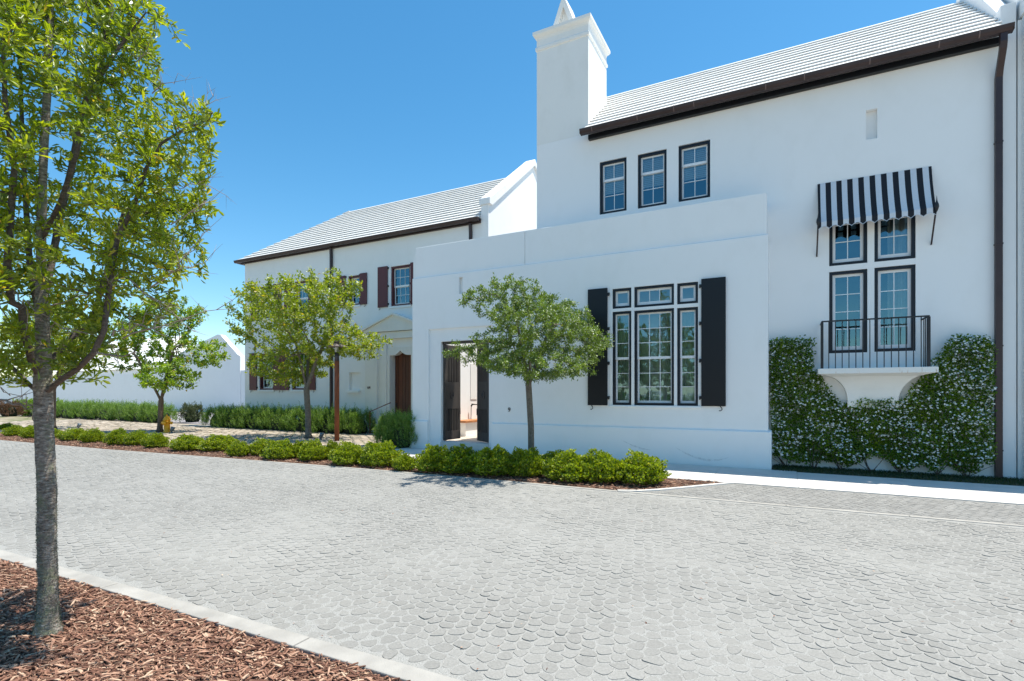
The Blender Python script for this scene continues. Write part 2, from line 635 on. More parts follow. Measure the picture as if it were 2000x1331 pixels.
def leaves(P, A, Nn, L, W, shape='hex', tone=None):
    """leaf blades: base points P, axes A, normals Nn, lengths L, widths W -> V, F, tone per face"""
    n = len(P)
    A = unit(A)
    S = unit(np.cross(A, Nn))
    Nn = np.cross(S, A)
    L = L[:, None]
    W = W[:, None]
    if shape == 'hex':
        pts = [P, P + A * L * 0.35 + S * W * 0.36 + Nn * W * 0.16, P + A * L * 0.74 + S * W * 0.5 + Nn * W * 0.2, P + A * L - Nn * L * 0.08,
               P + A * L * 0.74 - S * W * 0.5 + Nn * W * 0.2, P + A * L * 0.35 - S * W * 0.36 + Nn * W * 0.16]
        V = np.stack(pts, 1).reshape(-1, 3)
        i = np.arange(n)[:, None] * 6
        F = np.concatenate([i + np.array([[0, 3, 2, 1]]), i + np.array([[0, 5, 4, 3]])], 1).reshape(-1, 4)
    else:
        pts = [P, P + A * L * 0.5 + S * W * 0.5 + Nn * W * 0.18, P + A * L, P + A * L * 0.5 - S * W * 0.5 + Nn * W * 0.18]
        V = np.stack(pts, 1).reshape(-1, 3)
        i = np.arange(n)[:, None] * 4
        F = np.concatenate([i + np.array([[0, 2, 1]]), i + np.array([[0, 3, 2]])], 1).reshape(-1, 3)
    t = np.repeat(tone if tone is not None else RNG.random(n), 2)
    return V, F, t


def rand_dirs(n):
    return unit(RNG.normal(size=(n, 3)))
# ------------------------------------------------------------------ ground, road, walks
def road_far_y(x):
    return float(np.interp(x, [-60, -24.5, -18, -13.5, -9.9, -7, -3, 0, 9, 30], [7.6, 8.0, 8.15, 8.44, 8.66, 8.79, 8.78, 8.82, 9.02, 9.3]))


def kerb_near_y(x):
    """inner (bed) edge of the near kerb"""
    return float(np.interp(x, [-60, -8, -5, -2, 10], [1.7, 2.28, 2.36, 2.43, 2.60]))


KERB_W = 0.145
xs = [-60, -40, -30, -24.5, -21, -18, -15.5, -13.5, -11.5, -9.9, -8.5, -7, -5, -3, -1, 1, 3, 5, 7, 9, 14, 20, 30]
far = [(x, road_far_y(x)) for x in xs]
near = [(x, kerb_near_y(x)) for x in xs]


def sheet(name, poly, z, mat, kind="structure"):
    mb = MB()
    mb.add([(x, y, z) for x, y in poly], [tuple(range(len(poly)))])
    return mb.build(name, mat, None, kind=kind)


def strip(name, a, b, z, mat, parent=None, kind="structure"):
    mb = MB()
    n = len(a)
    mb.add([(x, y, z) for x, y in a] + [(x, y, z) for x, y in b], [(i, i + 1, n + i + 1, n + i) for i in range(n - 1)])
    return mb.build(name, mat, parent, kind=kind)


ground = sheet("ground", [(-900, -700), (900, -700), (900, 900), (-900, 900)], -0.06, "far_ground")
road_in = [(x, y + KERB_W) for x, y in near]
NEARX = -24.4
ia = [i for i, x in enumerate(xs) if x >= -24.6]
road = strip("road", [road_in[i] for i in ia], [far[i] for i in ia], -0.0015, "joint_sand")
ib = [i for i, x in enumerate(xs) if x <= -24.4]
strip("road_beyond", [road_in[i] for i in ib], [far[i] for i in ib], 0.0, "road_far").name = "road"


def pavers(polyfn, x0, x1, y0, y1, sx, sy, gap, jit, h, hz, tilt, keep, zbase=0.0, rot=0.0, round_=0.0):
    """irregular rounded pavers on a jittered hexagonal grid with shared corners; returns list of (ring_top, ring_foot, z, tone)"""
    cr, sr = math.cos(rot), math.sin(rot)
    cx, cy = (x0 + x1) / 2, (y0 + y1) / 2
    half = math.hypot(x1 - x0, y1 - y0) / 2
    ncol = int(2 * half / sx) + 2
    nrow = int(2 * half / (sy * 0.75)) + 2
    rng = np.random.default_rng(int(abs(x0 * 1000) + sx * 1e4))
    # hexagon corner lattice: even rows r have corners shared between neighbours; jitter by hashing the position
    def jitter(px, py):
        k = (np.round(px * 997).astype(np.int64) * 73856093) ^ (np.round(py * 991).astype(np.int64) * 19349663)
        a = ((k % 10007) / 10007.0 - 0.5) * 2
        b_ = (((k // 7) % 9973) / 9973.0 - 0.5) * 2
        return px + a * jit * sx, py + b_ * jit * sy
    out = []
    R = np.arange(nrow)
    Cc = np.arange(ncol)
    gx, gy = np.meshgrid(Cc, R)
    lx = (gx + 0.5 * (gy % 2)) * sx - half
    ly = gy * sy * 0.75 - half
    lx, ly = lx.ravel(), ly.ravel()
    wx, wy = cx + lx * cr - ly * sr, cy + lx * sr + ly * cr
    ok = (wx > x0) & (wx < x1) & (wy > y0) & (wy < y1)
    if keep is not None:
        ok &= keep(wx, wy)
    lx, ly, wx, wy = lx[ok], ly[ok], wx[ok], wy[ok]
    if polyfn is not None:
        ok = polyfn(wx, wy)
        lx, ly, wx, wy = lx[ok], ly[ok], wx[ok], wy[ok]
    n = len(lx)
    hexo = [(0, sy / 2), (-sx / 2, sy / 4), (-sx / 2, -sy / 4), (0, -sy / 2), (sx / 2, -sy / 4), (sx / 2, sy / 4)]
    cs = []
    for ox, oy in hexo:
        qx, qy = jitter(lx + ox, ly + oy)
        cs.append(np.stack([qx, qy], 1))
    cs = np.stack(cs, 1)                      # n,6,2
    cen = cs.mean(1, keepdims=True)
    # cut corners -> 12 points
    nx = np.roll(cs, -1, 1)
    k = 0.30 if round_ == 0 else round_
    a = cs * (1 - k) + nx * k
    b_ = cs * k + nx * (1 - k)
    ring = np.stack([a, b_], 2).reshape(n, 12, 2)
    d = ring - cen
    ln = np.linalg.norm(d, axis=2, keepdims=True)
    g = gap * (0.75 + 0.7 * rng.random((n, 1, 1)))
    foot = cen + d * np.maximum(0.3, (ln - g * 0.72) / ln)
    top = cen + d * np.maximum(0.3, (ln - g) / ln)
    tz = (rng.random((n, 1)) - 0.4) * hz + h
    tx = rng.normal(size=(n, 1)) * tilt
    ty = rng.normal(size=(n, 1)) * tilt
    dt = top - cen
    ztop = zbase + tz + dt[:, :, 0] * tx + dt[:, :, 1] * ty
    zfoot = np.full((n, 12), zbase - 0.02)
    def W(q):
        return np.stack([cx + q[:, :, 0] * cr - q[:, :, 1] * sr, cy + q[:, :, 0] * sr + q[:, :, 1] * cr], 2)
    T = np.concatenate([W(top), ztop[:, :, None]], 2)
    Fo = np.concatenate([W(foot), zfoot[:, :, None]], 2)
    V = np.concatenate([T, Fo], 1)            # n,24,3
    tone = rng.random(n)
    return V, tone, wx, wy


PAV_FACES = [tuple(range(12))] + [(i, i + 12, (i + 1) % 12 + 12, (i + 1) % 12) for i in range(12)]


def lay_pavers(parent, name, V, tone, wx, wy, mat, single=300):
    px, py, d = to_px(wx, wy)
    vis = (d > 0.3) & (px > -30) & (px < 2030) & (py < 1350)
    score = np.where(vis, d, 1e6 + d)
    order = np.argsort(score)
    one = order[:min(single, int(vis.sum()))]
    rest = order[len(one):]
    for i in one:
        me = bpy.data.meshes.new(name)
        me.from_pydata([tuple(p) for p in V[i]], [], PAV_FACES)
        at = me.attributes.new("tone", 'FLOAT', 'FACE')
        at.data.foreach_set("value", [float(tone[i])] * 13)
        link_mesh(name, me, parent, (mat,))
    if len(rest):
        Vr = V[rest].reshape(-1, 3)
        n = len(rest)
        base = np.arange(n)[:, None] * 24
        flat_one = np.concatenate([np.array(f) for f in PAV_FACES])
        flat = (base + flat_one[None, :]).ravel()
        sizes = np.tile(np.array([12] + [4] * 12), n)
        np_mesh(name + "s", Vr, flat, mat, parent, np.repeat(tone[rest], 13), kind="stuff", sizes=sizes)


def seen(margin, dmax=60):
    def f(x, y):
        px, py, d = to_px(x, y)
        return ((d > -0.5) & (px > -margin) & (px < 2000 + margin) & (d < dmax)) | ((np.hypot(x, y) < 9) & (y > 0))
    return f


def in_road(x, y):
    yf = np.interp(x, [p[0] for p in far], [p[1] for p in far])
    yn = np.interp(x, [p[0] for p in near], [p[1] for p in near])
    return (y > yn + KERB_W + 0.07) & (y < yf - 0.07)


V, t_, wx, wy = pavers(in_road, NEARX, 8.0, 2.0, 9.2, 0.121, 0.136, 0.0085, 0.17, 0.0010, 0.0016, 0.018, seen(600), rot=math.radians(-17), round_=0.24)
patch = 0.5 + 0.5 * np.sin(wx * 0.9 + 1.3 * np.sin(wy * 0.8)) * np.sin(wy * 0.7 + wx * 0.25)
# a few stones have lifted
lift_ = (np.random.default_rng(5).random(len(wx)) < 0.06)
V[lift_, :12, 2] += 0.0032
# worn tracks sit a little lower and lighter, some courses are proud of their neighbours
V[:, :12, 2] += (0.0020 * (np.sin(wx * 1.7 + wy * 2.3) * np.sin(wx * 0.8 - wy * 1.9)))[:, None] * np.clip(1.2 - np.hypot(wx, wy)[:, None] / 14, 0.15, 1)
lay_pavers(road, "paver", V, np.clip(0.25 * patch + 0.75 * t_, 0, 1), wx, wy, "paver_stone")

# flush band along the far edge of the road, with its curve round the end of the bed
tip = [(-2.55, 8.80), (-2.22, 8.95), (-1.93, 9.22), (-1.57, 9.66), (-1.22, 10.12), (-0.86, 10.57)]
kerb_far = thing("kerb", (0, 8.8, 0), "pale flush kerb band along the far edge of the grey paved road", "kerb")
kerb_far["kind"] = "structure"
BX = [x for x in np.arange(-30, 9.1, 1.5)]
for i in range(len(BX) - 1):
    xa, xb = BX[i] + 0.004, BX[i + 1] - 0.004
    ya, yb = road_far_y(xa), road_far_y(xb)
    MB().prism_xy([(xa, ya), (xb, yb), (xb, yb + 0.10), (xa, ya + 0.10)], -0.03, 0.006).build("kerb_stone", "kerb_concrete", kerb_far)
mb = MB()
tp = [Vector((x, y, 0)) for x, y in tip]
for i in range(len(tp) - 1):
    d0 = (tp[i + 1] - tp[max(i - 1, 0)]).normalized() if i else (tp[1] - tp[0]).normalized()
    d1 = (tp[min(i + 2, len(tp) - 1)] - tp[i]).normalized()
    n0, n1 = Vector((-d0.y, d0.x, 0)) * 0.085, Vector((-d1.y, d1.x, 0)) * 0.085
    a, b_, c, d_ = tp[i], tp[i + 1], tp[i + 1] + n1, tp[i] + n0
    MB().prism_xy([(a.x, a.y), (b_.x, b_.y), (c.x, c.y), (d_.x, d_.y)], -0.03, 0.022).build("kerb_stone", "concrete", kerb_far)

# near kerb: long cast lengths
kerb_near = thing("kerb", (-3, 2.4, 0), "pale concrete kerb beside the red bark bed in the foreground", "kerb")
kerb_near["kind"] = "structure"
ks = [-14, -11.6, -9.0, -7.7, -5.22, -2.9, -0.55, 1.8, 4.2, 6.6]
for xa, xb in zip(ks[:-1], ks[1:]):
    n = 4
    pa = [(xa + 0.006 + (xb - xa - 0.012) * k / n) for k in range(n + 1)]
    poly = [(x, kerb_near_y(x)) for x in pa] + [(x, kerb_near_y(x) + KERB_W) for x in reversed(pa)]
    MB().prism_xy(poly, -0.05, 0.020).build("kerb_stone", "kerb_concrete", kerb_near, bevel=0.008)

# parking strip with tight dark-jointed pavers between the band and the footpath
WALK_F, WALK_B = 10.60, 12.62
ps = [(-2.6, 8.88)] + [(x, y) for x, y in tip[1:]] + [(-0.86, WALK_F), (9, WALK_F), (9, road_far_y(9) + 0.1), (5, road_far_y(5) + 0.1), (0, road_far_y(0) + 0.1)]
parking = sheet("parking_strip", ps, -0.0005, "joint_dirt")


def in_park(x, y):
    yf = np.interp(x, [p[0] for p in far], [p[1] for p in far]) + 0.16
    tx = np.interp(y, [p[1] for p in tip], [p[0] for p in tip]) + 0.16
    return (y > yf) & (y < WALK_F - 0.06) & (x > tx)


V, t_, wx, wy = pavers(in_park, -2.8, 8.0, 8.8, 10.6, 0.132, 0.150, 0.005, 0.16, 0.0025, 0.002, 0.012, seen(700), rot=math.radians(9), round_=0.22)
lay_pavers(parking, "paver", V, t_, wx, wy, "paver_dark")

# concrete footpath in slabs
path = thing("footpath", (0, 11.6, 0), "pale concrete footpath along the white house", "footpath")
path["kind"] = "structure"
px_ = [-10.3, -8.8, -7.3, -5.8, -4.3, -2.8, -1.3, 0.2, 1.7, 3.2, 4.7, 6.2, 7.7, 9.2]
for a, b_ in zip(px_[:-1], px_[1:]):
    MB().box(a + 0.0025, b_ - 0.0025, WALK_F, 12.76 if b_ < 0.3 else WALK_B, -0.05, 0.014).build("slab", "concrete", path)

# old cobble walk beyond the planting strip
cob = sheet("cobble_walk", [(-60, 9.6), (-24.5, 9.55), (-18, 9.7), (-12, 9.95), (-10.32, 10.4), (-10.32, 14.4), (-14.0, 16.5), (-60, 16.9)], -0.006, "joint_grass")


def in_cob(x, y):
    yl = np.interp(x, [-60, -24.5, -18, -12, -10.3], [9.6, 9.55, 9.7, 9.95, 10.4]) + 0.15
    yh = np.interp(x, [-60, -14, -10.3], [16.9, 16.5, 14.4]) - 0.15
    return (y > yl) & (y < yh)


V, t_, wx, wy = pavers(in_cob, -40.0, -10.5, 9.6, 16.8, 0.40, 0.30, 0.035, 0.22, 0.014, 0.012, 0.02, seen(200, 48), rot=math.radians(6))
lay_pavers(cob, "cobble", V, t_, wx, wy, "walk_cobble")
sheet("driveway", [(-33, 17.4), (-24.65, 17.9), (-24.65, 28.8), (-45, 28.8), (-45, 19.5)], -0.03, "drive_gravel")

# planting beds
bed1 = [(x, road_far_y(x) + 0.10) for x in xs if -41 < x < -2.7] + [(x - 0.05, y + 0.09) for x, y in tip[1:]] + [(-0.95, WALK_F - 0.002), (-10.31, WALK_F - 0.002), (-10.31, 10.3), (-12, 9.93), (-18, 9.68), (-24.5, 9.53), (-40, 9.58)]
sheet("planting_bed", bed1, 0.001, "soil")
bed0 = [(x, kerb_near_y(x)) for x in [-14, -8, -5, -2, 6.6]] + [(6.6, -3.5), (-14, -3.5)]
sheet("planting_bed", bed0, -0.004, "soil")
grass_strip = sheet("lawn_strip", [(-0.26, WALK_B + 0.003), (9, WALK_B + 0.003), (9, 13.62), (-0.26, 13.62)], 0.002, "grass_soil")


def chips(name, pts, z, lmin, lmax, label, cat="mulch"):
    n = len(pts)
    L = RNG.uniform(lmin, lmax, n)
    W = L * RNG.uniform(0.08, 0.27, n)
    Th = np.minimum(0.003, W * 0.22)
    yaw = np.where(RNG.random(n) < 0.45, RNG.normal(0.30, 0.5, n), RNG.uniform(0, math.pi, n))
    pit = RNG.normal(0, 0.20, n)
    rol = RNG.normal(0, 0.35, n)
    A = np.stack([np.cos(yaw) * np.cos(pit), np.sin(yaw) * np.cos(pit), np.sin(pit)], 1)
    Z = np.stack([RNG.normal(0, 0.02, n), np.sin(rol), np.cos(rol)], 1)
    S = unit(np.cross(Z, A))
    Z = np.cross(A, S)
    c = np.concatenate([pts, (z + RNG.random(n) ** 1.5 * 0.032)[:, None]], 1)
    L, W, Th = L[:, None], W[:, None], Th[:, None]
    k1, k2 = RNG.uniform(0.3, 1.0, (n, 1)), RNG.uniform(0.3, 1.0, (n, 1))
    P = [c - A * L / 2 - S * W / 2 * k1, c + A * L / 2 - S * W / 2 * k2, c + A * L / 2 + S * W / 2 * k2, c - A * L / 2 + S * W / 2 * k1]
    # middle bulge
    M1, M2 = c - S * W / 2 - A * L * 0.1 + Z * Th, c + S * W / 2 + A * L * 0.1 + Z * Th
    V = np.stack([P[0], M1, P[1], P[2], M2, P[3]] + [q - Z * Th * 2 for q in (P[0], M1, P[1], P[2], M2, P[3])], 1).reshape(-1, 3)
    i = np.arange(n)[:, None] * 12
    f = [[0, 1, 4, 5], [1, 2, 3, 4], [0, 6, 7, 1], [1, 7, 8, 2], [2, 8, 9, 3], [3, 9, 10, 4], [4, 10, 11, 5], [5, 11, 6, 0]]
    F = np.concatenate([i + np.array([q]) for q in f], 1).reshape(-1, 4)
    tone = np.repeat(np.clip(RNG.beta(1.6, 1.7, n), 0, 1), len(f))
    o = np_mesh(name, V, F, "bark_chip", None, tone, kind="stuff")
    return props(o, label, cat)


def sample_poly(fn, x0, x1, y0, y1, n):
    P = np.stack([RNG.uniform(x0, x1, n), RNG.uniform(y0, y1, n)], 1)
    return P[fn(P[:, 0], P[:, 1])]


def near_bed(x, y):
    px, py, d = to_px(x, y)
    yn = np.interp(x, [p[0] for p in near], [p[1] for p in near])
    return (y < yn + 0.012 * RNG.normal(size=len(x)) - 0.012) & (np.hypot(x + 4, y - 1) < 6.5) & (y > -2.2)


chips("bark_mulch", sample_poly(near_bed, -9.5, 2.5, -2.2, 2.45, 230000), -0.003, 0.022, 0.075, "reddish brown bark mulch around the foreground tree")


def far_bed(x, y):
    yf = np.interp(x, [p[0] for p in far], [p[1] for p in far]) + 0.12
    tx = np.interp(y, [p[1] for p in tip], [p[0] for p in tip]) - 0.10
    yb = np.interp(x, [-40, -24.5, -18, -12, -10.3, -10.29, 0], [9.58, 9.53, 9.68, 9.93, 10.3, WALK_F, WALK_F]) - 0.03
    return (y > yf) & (y < yb) & (x < np.where(y < 8.9, -2.4, tx))


chips("bark_mulch", sample_poly(far_bed, -30, -0.9, 8.0, 10.6, 30000), 0.004, 0.03, 0.09, "strip of bark mulch under the low bushes across the road")
# ------------------------------------------------------------------ walls and windows


def wall_sheet(mb, x0, x1, z0, z1, y, holes=(), depth=0.22, back=None, mat=0):
    """front sheet facing -y with rectangular openings and their reveals; back: also a sheet at that y"""
    X = sorted({x0, x1, *[min(max(h[0], x0), x1) for h in holes], *[min(max(h[1], x0), x1) for h in holes]})
    Z = sorted({z0, z1, *[min(max(h[2], z0), z1) for h in holes], *[min(max(h[3], z0), z1) for h in holes]})
    for a, b in zip(X[:-1], X[1:]):
        for c, d in zip(Z[:-1], Z[1:]):
            mx_, mz_ = (a + b) / 2, (c + d) / 2
            if any(h[0] < mx_ < h[1] and h[2] < mz_ < h[3] for h in holes):
                continue
            mb.quad((a, y, c), (b, y, c), (b, y, d), (a, y, d), mat)
            if back is not None:
                mb.quad((b, back, c), (a, back, c), (a, back, d), (b, back, d), mat)
    for h in holes:
        yb = back if back is not None else y + (h[4] if len(h) > 4 else depth)
        a, b, c, d = h[:4]
        mb.quad((a, y, c), (a, yb, c), (a, yb, d), (a, y, d), mat)
        mb.quad((b, yb, c), (b, y, c), (b, y, d), (b, yb, d), mat)
        if d < z1 - 1e-6:
            mb.quad((a, yb, d), (b, yb, d), (b, y, d), (a, y, d), mat)
        if c > z0 + 1e-6:
            mb.quad((a, y, c), (b, y, c), (b, yb, c), (a, yb, c), mat)


def ring(mb, x0, x1, z0, z1, w, y0, y1, mat=0, wb=None):
    wb = w if wb is None else wb
    mb.box(x0, x0 + w, y0, y1, z0, z1, mat)
    mb.box(x1 - w, x1, y0, y1, z0, z1, mat)
    mb.box(x0 + w, x1 - w, y0, y1, z1 - w, z1, mat)
    mb.box(x0 + w, x1 - w, y0, y1, z0, z0 + wb, mat)


def window(house, x0, x1, z0, z1, yw, cols, rows, frame="frame_navy", meet=None, blind=0.0, curtain=None, fw=0.055, rev=0.025, setb=0.10, sw=0.042, mw=0.016, sill=0.0):
    e = 0.004
    mb = MB()
    ring(mb, x0 + e, x1 - e, z0 + e, z1 - e, fw, yw + rev, yw + rev + setb + 0.05)
    w = mb.build("window", frame, house)
    ax, bx, az, bz = x0 + fw, x1 - fw, z0 + fw, z1 - fw
    yS = yw + rev + setb - 0.035
    parts = []
    if meet is None:
        parts.append((az + 0.003, bz - 0.003, rows, yS))
    else:
        zt = bz - (bz - az) * meet[0] / (meet[0] + meet[1]) - (0.03)
        parts.append((zt, bz - 0.003, meet[0], yS))
        parts.append((az + 0.003, zt + 0.035, meet[1], yS + 0.034))
    for (sa, sb, nr, ys) in parts:
        mb = MB()
        xa, xb = ax + 0.003, bx - 0.003
        ring(mb, xa, xb, sa, sb, sw, ys, ys + 0.032, 0, sw * 1.45)
        gx0, gx1, gz0, gz1 = xa + sw, xb - sw, sa + sw * 1.45, sb - sw
        for k in range(1, cols):
            cx = gx0 + (gx1 - gx0) * k / cols
            mb.box(cx - mw / 2, cx + mw / 2, ys + 0.004, ys + 0.028, gz0, gz1)
        for k in range(1, nr):
            cz = gz0 + (gz1 - gz0) * k / nr
            for j in range(cols):
                xl = gx0 + (gx1 - gx0) * j / cols + (mw / 2 if j else 0)
                xr = gx0 + (gx1 - gx0) * (j + 1) / cols - (mw / 2 if j < cols - 1 else 0)
                mb.box(xl, xr, ys + 0.004, ys + 0.028, cz - mw / 2, cz + mw / 2)
        mb.build("sash", "white_paint", w)
        for j in range(cols):
            for k in range(nr):
                xl, xr = gx0 + (gx1 - gx0) * j / cols, gx0 + (gx1 - gx0) * (j + 1) / cols
                zl, zr = gz0 + (gz1 - gz0) * k / nr, gz0 + (gz1 - gz0) * (k + 1) / nr
                tl = random.uniform(-0.003, 0.003)
                MB().quad((xl, ys + 0.016 + tl, zl), (xr, ys + 0.016 - tl, zl), (xr, ys + 0.016 - tl, zr), (xl, ys + 0.016 + tl, zr)).build("pane", "window_glass", w)
    yi = yS + 0.085
    if blind:
        zb = bz - (bz - az) * blind
        mb = MB()
        n = 16
        for k in range(n):
            za, zc = zb + (bz - zb) * k / n, zb + (bz - zb) * (k + 1) / n
            mb.quad((ax - 0.05, yi, za), (bx + 0.05, yi, za), (bx + 0.05, yi + 0.012, zc), (ax - 0.05, yi + 0.012, zc))
        mb.build("blind", "blind", w)
    if curtain:
        for (ca, cb) in curtain:
            mb = MB()
            n = max(8, int((cb - ca) / 0.02))
            for k in range(n):
                xa, xb = ca + (cb - ca) * k / n, ca + (cb - ca) * (k + 1) / n
                ya, yb = yi + 0.05 + 0.03 * math.sin(xa * 55), yi + 0.05 + 0.03 * math.sin(xb * 55)
                mb.quad((xa, ya, az - 0.05), (xb, yb, az - 0.05), (xb, yb, bz + 0.05), (xa, ya, bz + 0.05))
            mb.build("curtain", "curtain", w)
    return w


def shutter(house, x0, x1, z0, z1, yw, mat, hinge_side, hinges, hook=True):
    mb = MB()
    mb.box(x0, x1, yw - 0.062, yw - 0.022, z0, z1)
    s = mb.build("shutter", mat, house, bevel=0.006)
    mb = MB()
    for k in range(hinges):
        hz = z0 + (z1 - z0) * (0.06 + 0.88 * k / (hinges - 1))
        hx = x1 if hinge_side > 0 else x0
        MB().box(min(hx, hx + hinge_side * 0.05), max(hx, hx + hinge_side * 0.05), yw - 0.05, yw - 0.001, hz - 0.012, hz + 0.055).box(hx + hinge_side * 0.012, hx + hinge_side * 0.05, yw - 0.06, yw - 0.05, hz - 0.03, hz + 0.03).build("hinge", "iron_black", s)
    if hook:
        hx = x0 + 0.09 if hinge_side > 0 else x1 - 0.12
        pts = [(hx, yw - 0.03, z0 - 0.005), (hx + 0.03, yw - 0.05, z0 - 0.03), (hx + 0.045, yw - 0.055, z0 - 0.07), (hx + 0.015, yw - 0.055, z0 - 0.105), (hx - 0.02, yw - 0.055, z0 - 0.10)]
        MB().tube(pts, 0.010, 6).build("holdback", "iron_black", s)
    return s


def rect_loft(mb, rings, mat=0, cap=True):
    """rings: (x0,x1,y0,y1,z)"""
    v = []
    for x0, x1, y0, y1, z in rings:
        v += [(x0, y0, z), (x1, y0, z), (x1, y1, z), (x0, y1, z)]
    f = []
    for i in range(len(rings) - 1):
        for k in range(4):
            f.append((i * 4 + k, i * 4 + (k + 1) % 4, i * 4 + 4 + (k + 1) % 4, i * 4 + 4 + k))
    if cap:
        f.append((3, 2, 1, 0))
        t = (len(rings) - 1) * 4
        f.append((t, t + 1, t + 2, t + 3))
    mb.add(v, f, mat)


# ------------------------------------------------------------------ the white house with the chimney and awning
WY, MY = 12.85, 13.62          # front planes of the low wing and of the tall wall
house = thing("white_house", (-1.0, 13.0, 0), "tall white stucco house with chimney, striped awning and iron balcony", "house")

low_lights = [(-3.870, -3.390, 3.800, 4.300, 1, 1), (-3.320, -2.365, 3.790, 4.300, 3, 1), (-2.295, -1.820, 3.790, 4.290, 1, 1),
              (-3.870, -3.390, 1.385, 3.725, 1, 6), (-3.320, -2.365, 1.385, 3.715, 3, 6), (-2.295, -1.820, 1.385, 3.705, 1, 6)]
mb = MB()
holes = [l[:4] for l in low_lights]
wall_sheet(mb, -10.166, -0.353, 0, 5.18, WY, holes + [(-9.56, -7.34, 0, 3.60, 0.06), (-8.47, -8.34, 4.58, 5.06, 0.10)], depth=0.22)
mb.quad((-8.47, WY + 0.10, 4.58), (-8.34, WY + 0.10, 4.58), (-8.34, WY + 0.10, 5.06), (-8.47, WY + 0.10, 5.06))
# recessed panel round the gate
wall_sheet(mb, -9.56, -7.34, 0, 3.60, WY + 0.06, [(-9.15, -7.49, 0, 3.22)], back=WY + 0.36)
# inner faces, ends, top ledge
wall_sheet(mb, -9.95, -6.34, 3.60, 5.18, WY + 0.36)
wall_sheet(mb, -10.166, -9.56, 0, 3.6, WY + 0.36)
wall_sheet(mb, -7.34, -6.34, 0, 3.6, WY + 0.36)
mb.quad((-10.166, WY + 0.36, 0), (-10.166, WY, 0), (-10.166, WY, 5.18), (-10.166, WY + 0.36, 5.18))
mb.quad((-0.353, WY, 0), (-0.353, MY, 0), (-0.353, MY, 5.18), (-0.353, WY, 5.18))
mb.quad((-10.166, WY, 5.18), (-0.353, WY, 5.18), (-0.353, WY + 0.05, 5.21), (-10.166, WY + 0.05, 5.21))
mb.build("wing_wall", "white_stucco", house)
mb = MB()
mb.box(-10.084, -6.352, WY + 0.05, WY + 0.36, 5.19, 6.135)
mb.box(-6.344, -0.384, WY + 0.05, WY + 0.36, 5.19, 6.135)
mb.box(-6.344, -0.384, WY + 0.36, MY - 0.002, 5.19, 5.95)
mb.build("parapet", "white_stucco", house, bevel=0.012)
mb = MB()
for a, b in ((-10.235, -9.56), (-7.34, -0.285)):
    mb.prism_yz([(WY - 0.062, -0.02), (WY - 0.001, -0.02), (WY - 0.001, 0.862), (WY - 0.062, 0.826)], a, b)
mb.prism_xz([(-0.353, -0.02), (-0.285, -0.02), (-0.285, 0.826), (-0.353, 0.862)], WY, MY - 0.002)
mb.build("plinth", "white_stucco", house, bevel=0.006)
for pts in ([(-2.32, 0.40), (-2.08, 0.27), (-1.86, 0.185), (-1.62, 0.14), (-1.36, 0.16), (-1.15, 0.23)], [(-3.62, 0.52), (-3.35, 0.40), (-3.10, 0.33), (-2.9, 0.31)]):
    mb = MB()
    n = len(pts)
    hw_ = [0.004, 0.016, 0.022, 0.024, 0.016, 0.004][:n]
    hw_[-1] = 0.003
    mb.add([(x, WY - 0.0642, z + h_) for (x, z), h_ in zip(pts, hw_)] + [(x, WY - 0.0642, z - h_) for (x, z), h_ in zip(pts, hw_)], [(n + i, n + i + 1, i + 1, i) for i in range(n - 1)])
    mb.build("scuff", "scuff_mark", house)
mb = MB()
mb.box(-9.149, -7.491, WY + 0.02, WY + 0.50, 0, 0.235)
mb.build("doorstep", "concrete", house, bevel=0.012)

for (a, b, c, d, nc, nr) in low_lights:
    cur = None
    if nc == 1 and nr == 6:
        cur = [(a + 0.03, b - 0.03)]
    elif nc == 3 and nr == 6:
        cur = [(b - 0.20, b + 0.05)]
    window(house, a, b, c, d, WY, nc, nr, meet=(3, 3) if nr == 6 else None, curtain=cur, sw=0.04 if nr == 6 else 0.055)
mb = MB()
mb.box(-3.95, -1.75, WY - 0.035, WY + 0.02, 1.325, 1.378)
mb.build("window_sill", "white_stucco", house, bevel=0.008)
shutter(house, -4.500, -3.985, 1.375, 4.335, WY, "black_paint", 1, 4)
shutter(house, -1.742, -1.215, 1.385, 4.330, WY, "black_paint", -1, 4)

# tall wall
up = [(-4.457, -3.720, 6.49, 7.905), (-3.426, -2.689, 6.485, 7.893), (-2.399, -1.647, 6.487, 7.900)]
bal = [(0.850, 1.560, 2.57, 4.380, 2, 4), (1.685, 2.400, 2.575, 4.385, 2, 4), (0.850, 1.560, 4.510, 5.92, 2, 3), (1.685, 2.400, 4.510, 5.92, 2, 3)]
mb = MB()
wall_sheet(mb, -6.32, 3.744, 0, 8.76, MY, up + [h[:4] for h in bal] + [(1.535, 1.737, 7.17, 7.81, 0.12)])
mb.quad((1.535, MY + 0.12, 7.17), (1.737, MY + 0.12, 7.17), (1.737, MY + 0.12, 7.81), (1.535, MY + 0.12, 7.81))
mb.quad((-6.32, 19.2, 0), (-6.32, MY, 0), (-6.32, MY, 8.76), (-6.32, 19.2, 8.76))
mb.add([(-6.32, 13.65, 8.76), (-6.32, 16.3, 11.1), (-6.32, 19.2, 8.76)], [(0, 1, 2)])
mb.quad((3.744, 19.2, 0), (-6.32, 19.2, 0), (-6.32, 19.2, 8.76), (3.744, 19.2, 8.76))
mb.build("wall", "white_stucco", house)
for (a, b, c, d) in up:
    window(house, a, b, c, d, MY, 2, 3, meet=(1, 2), blind=0.60, fw=0.062, rev=0.035)
for i, (a, b, c, d, nc, nr) in enumerate(bal):
    cur = [(1.95, 2.45)] if i in (1, 3) else [(a + 0.55, b - 0.02)]
    window(house, a, b, c, d, MY, nc, nr, curtain=cur if i in (1, 3) else None, fw=0.062, sw=0.058)
mb = MB()
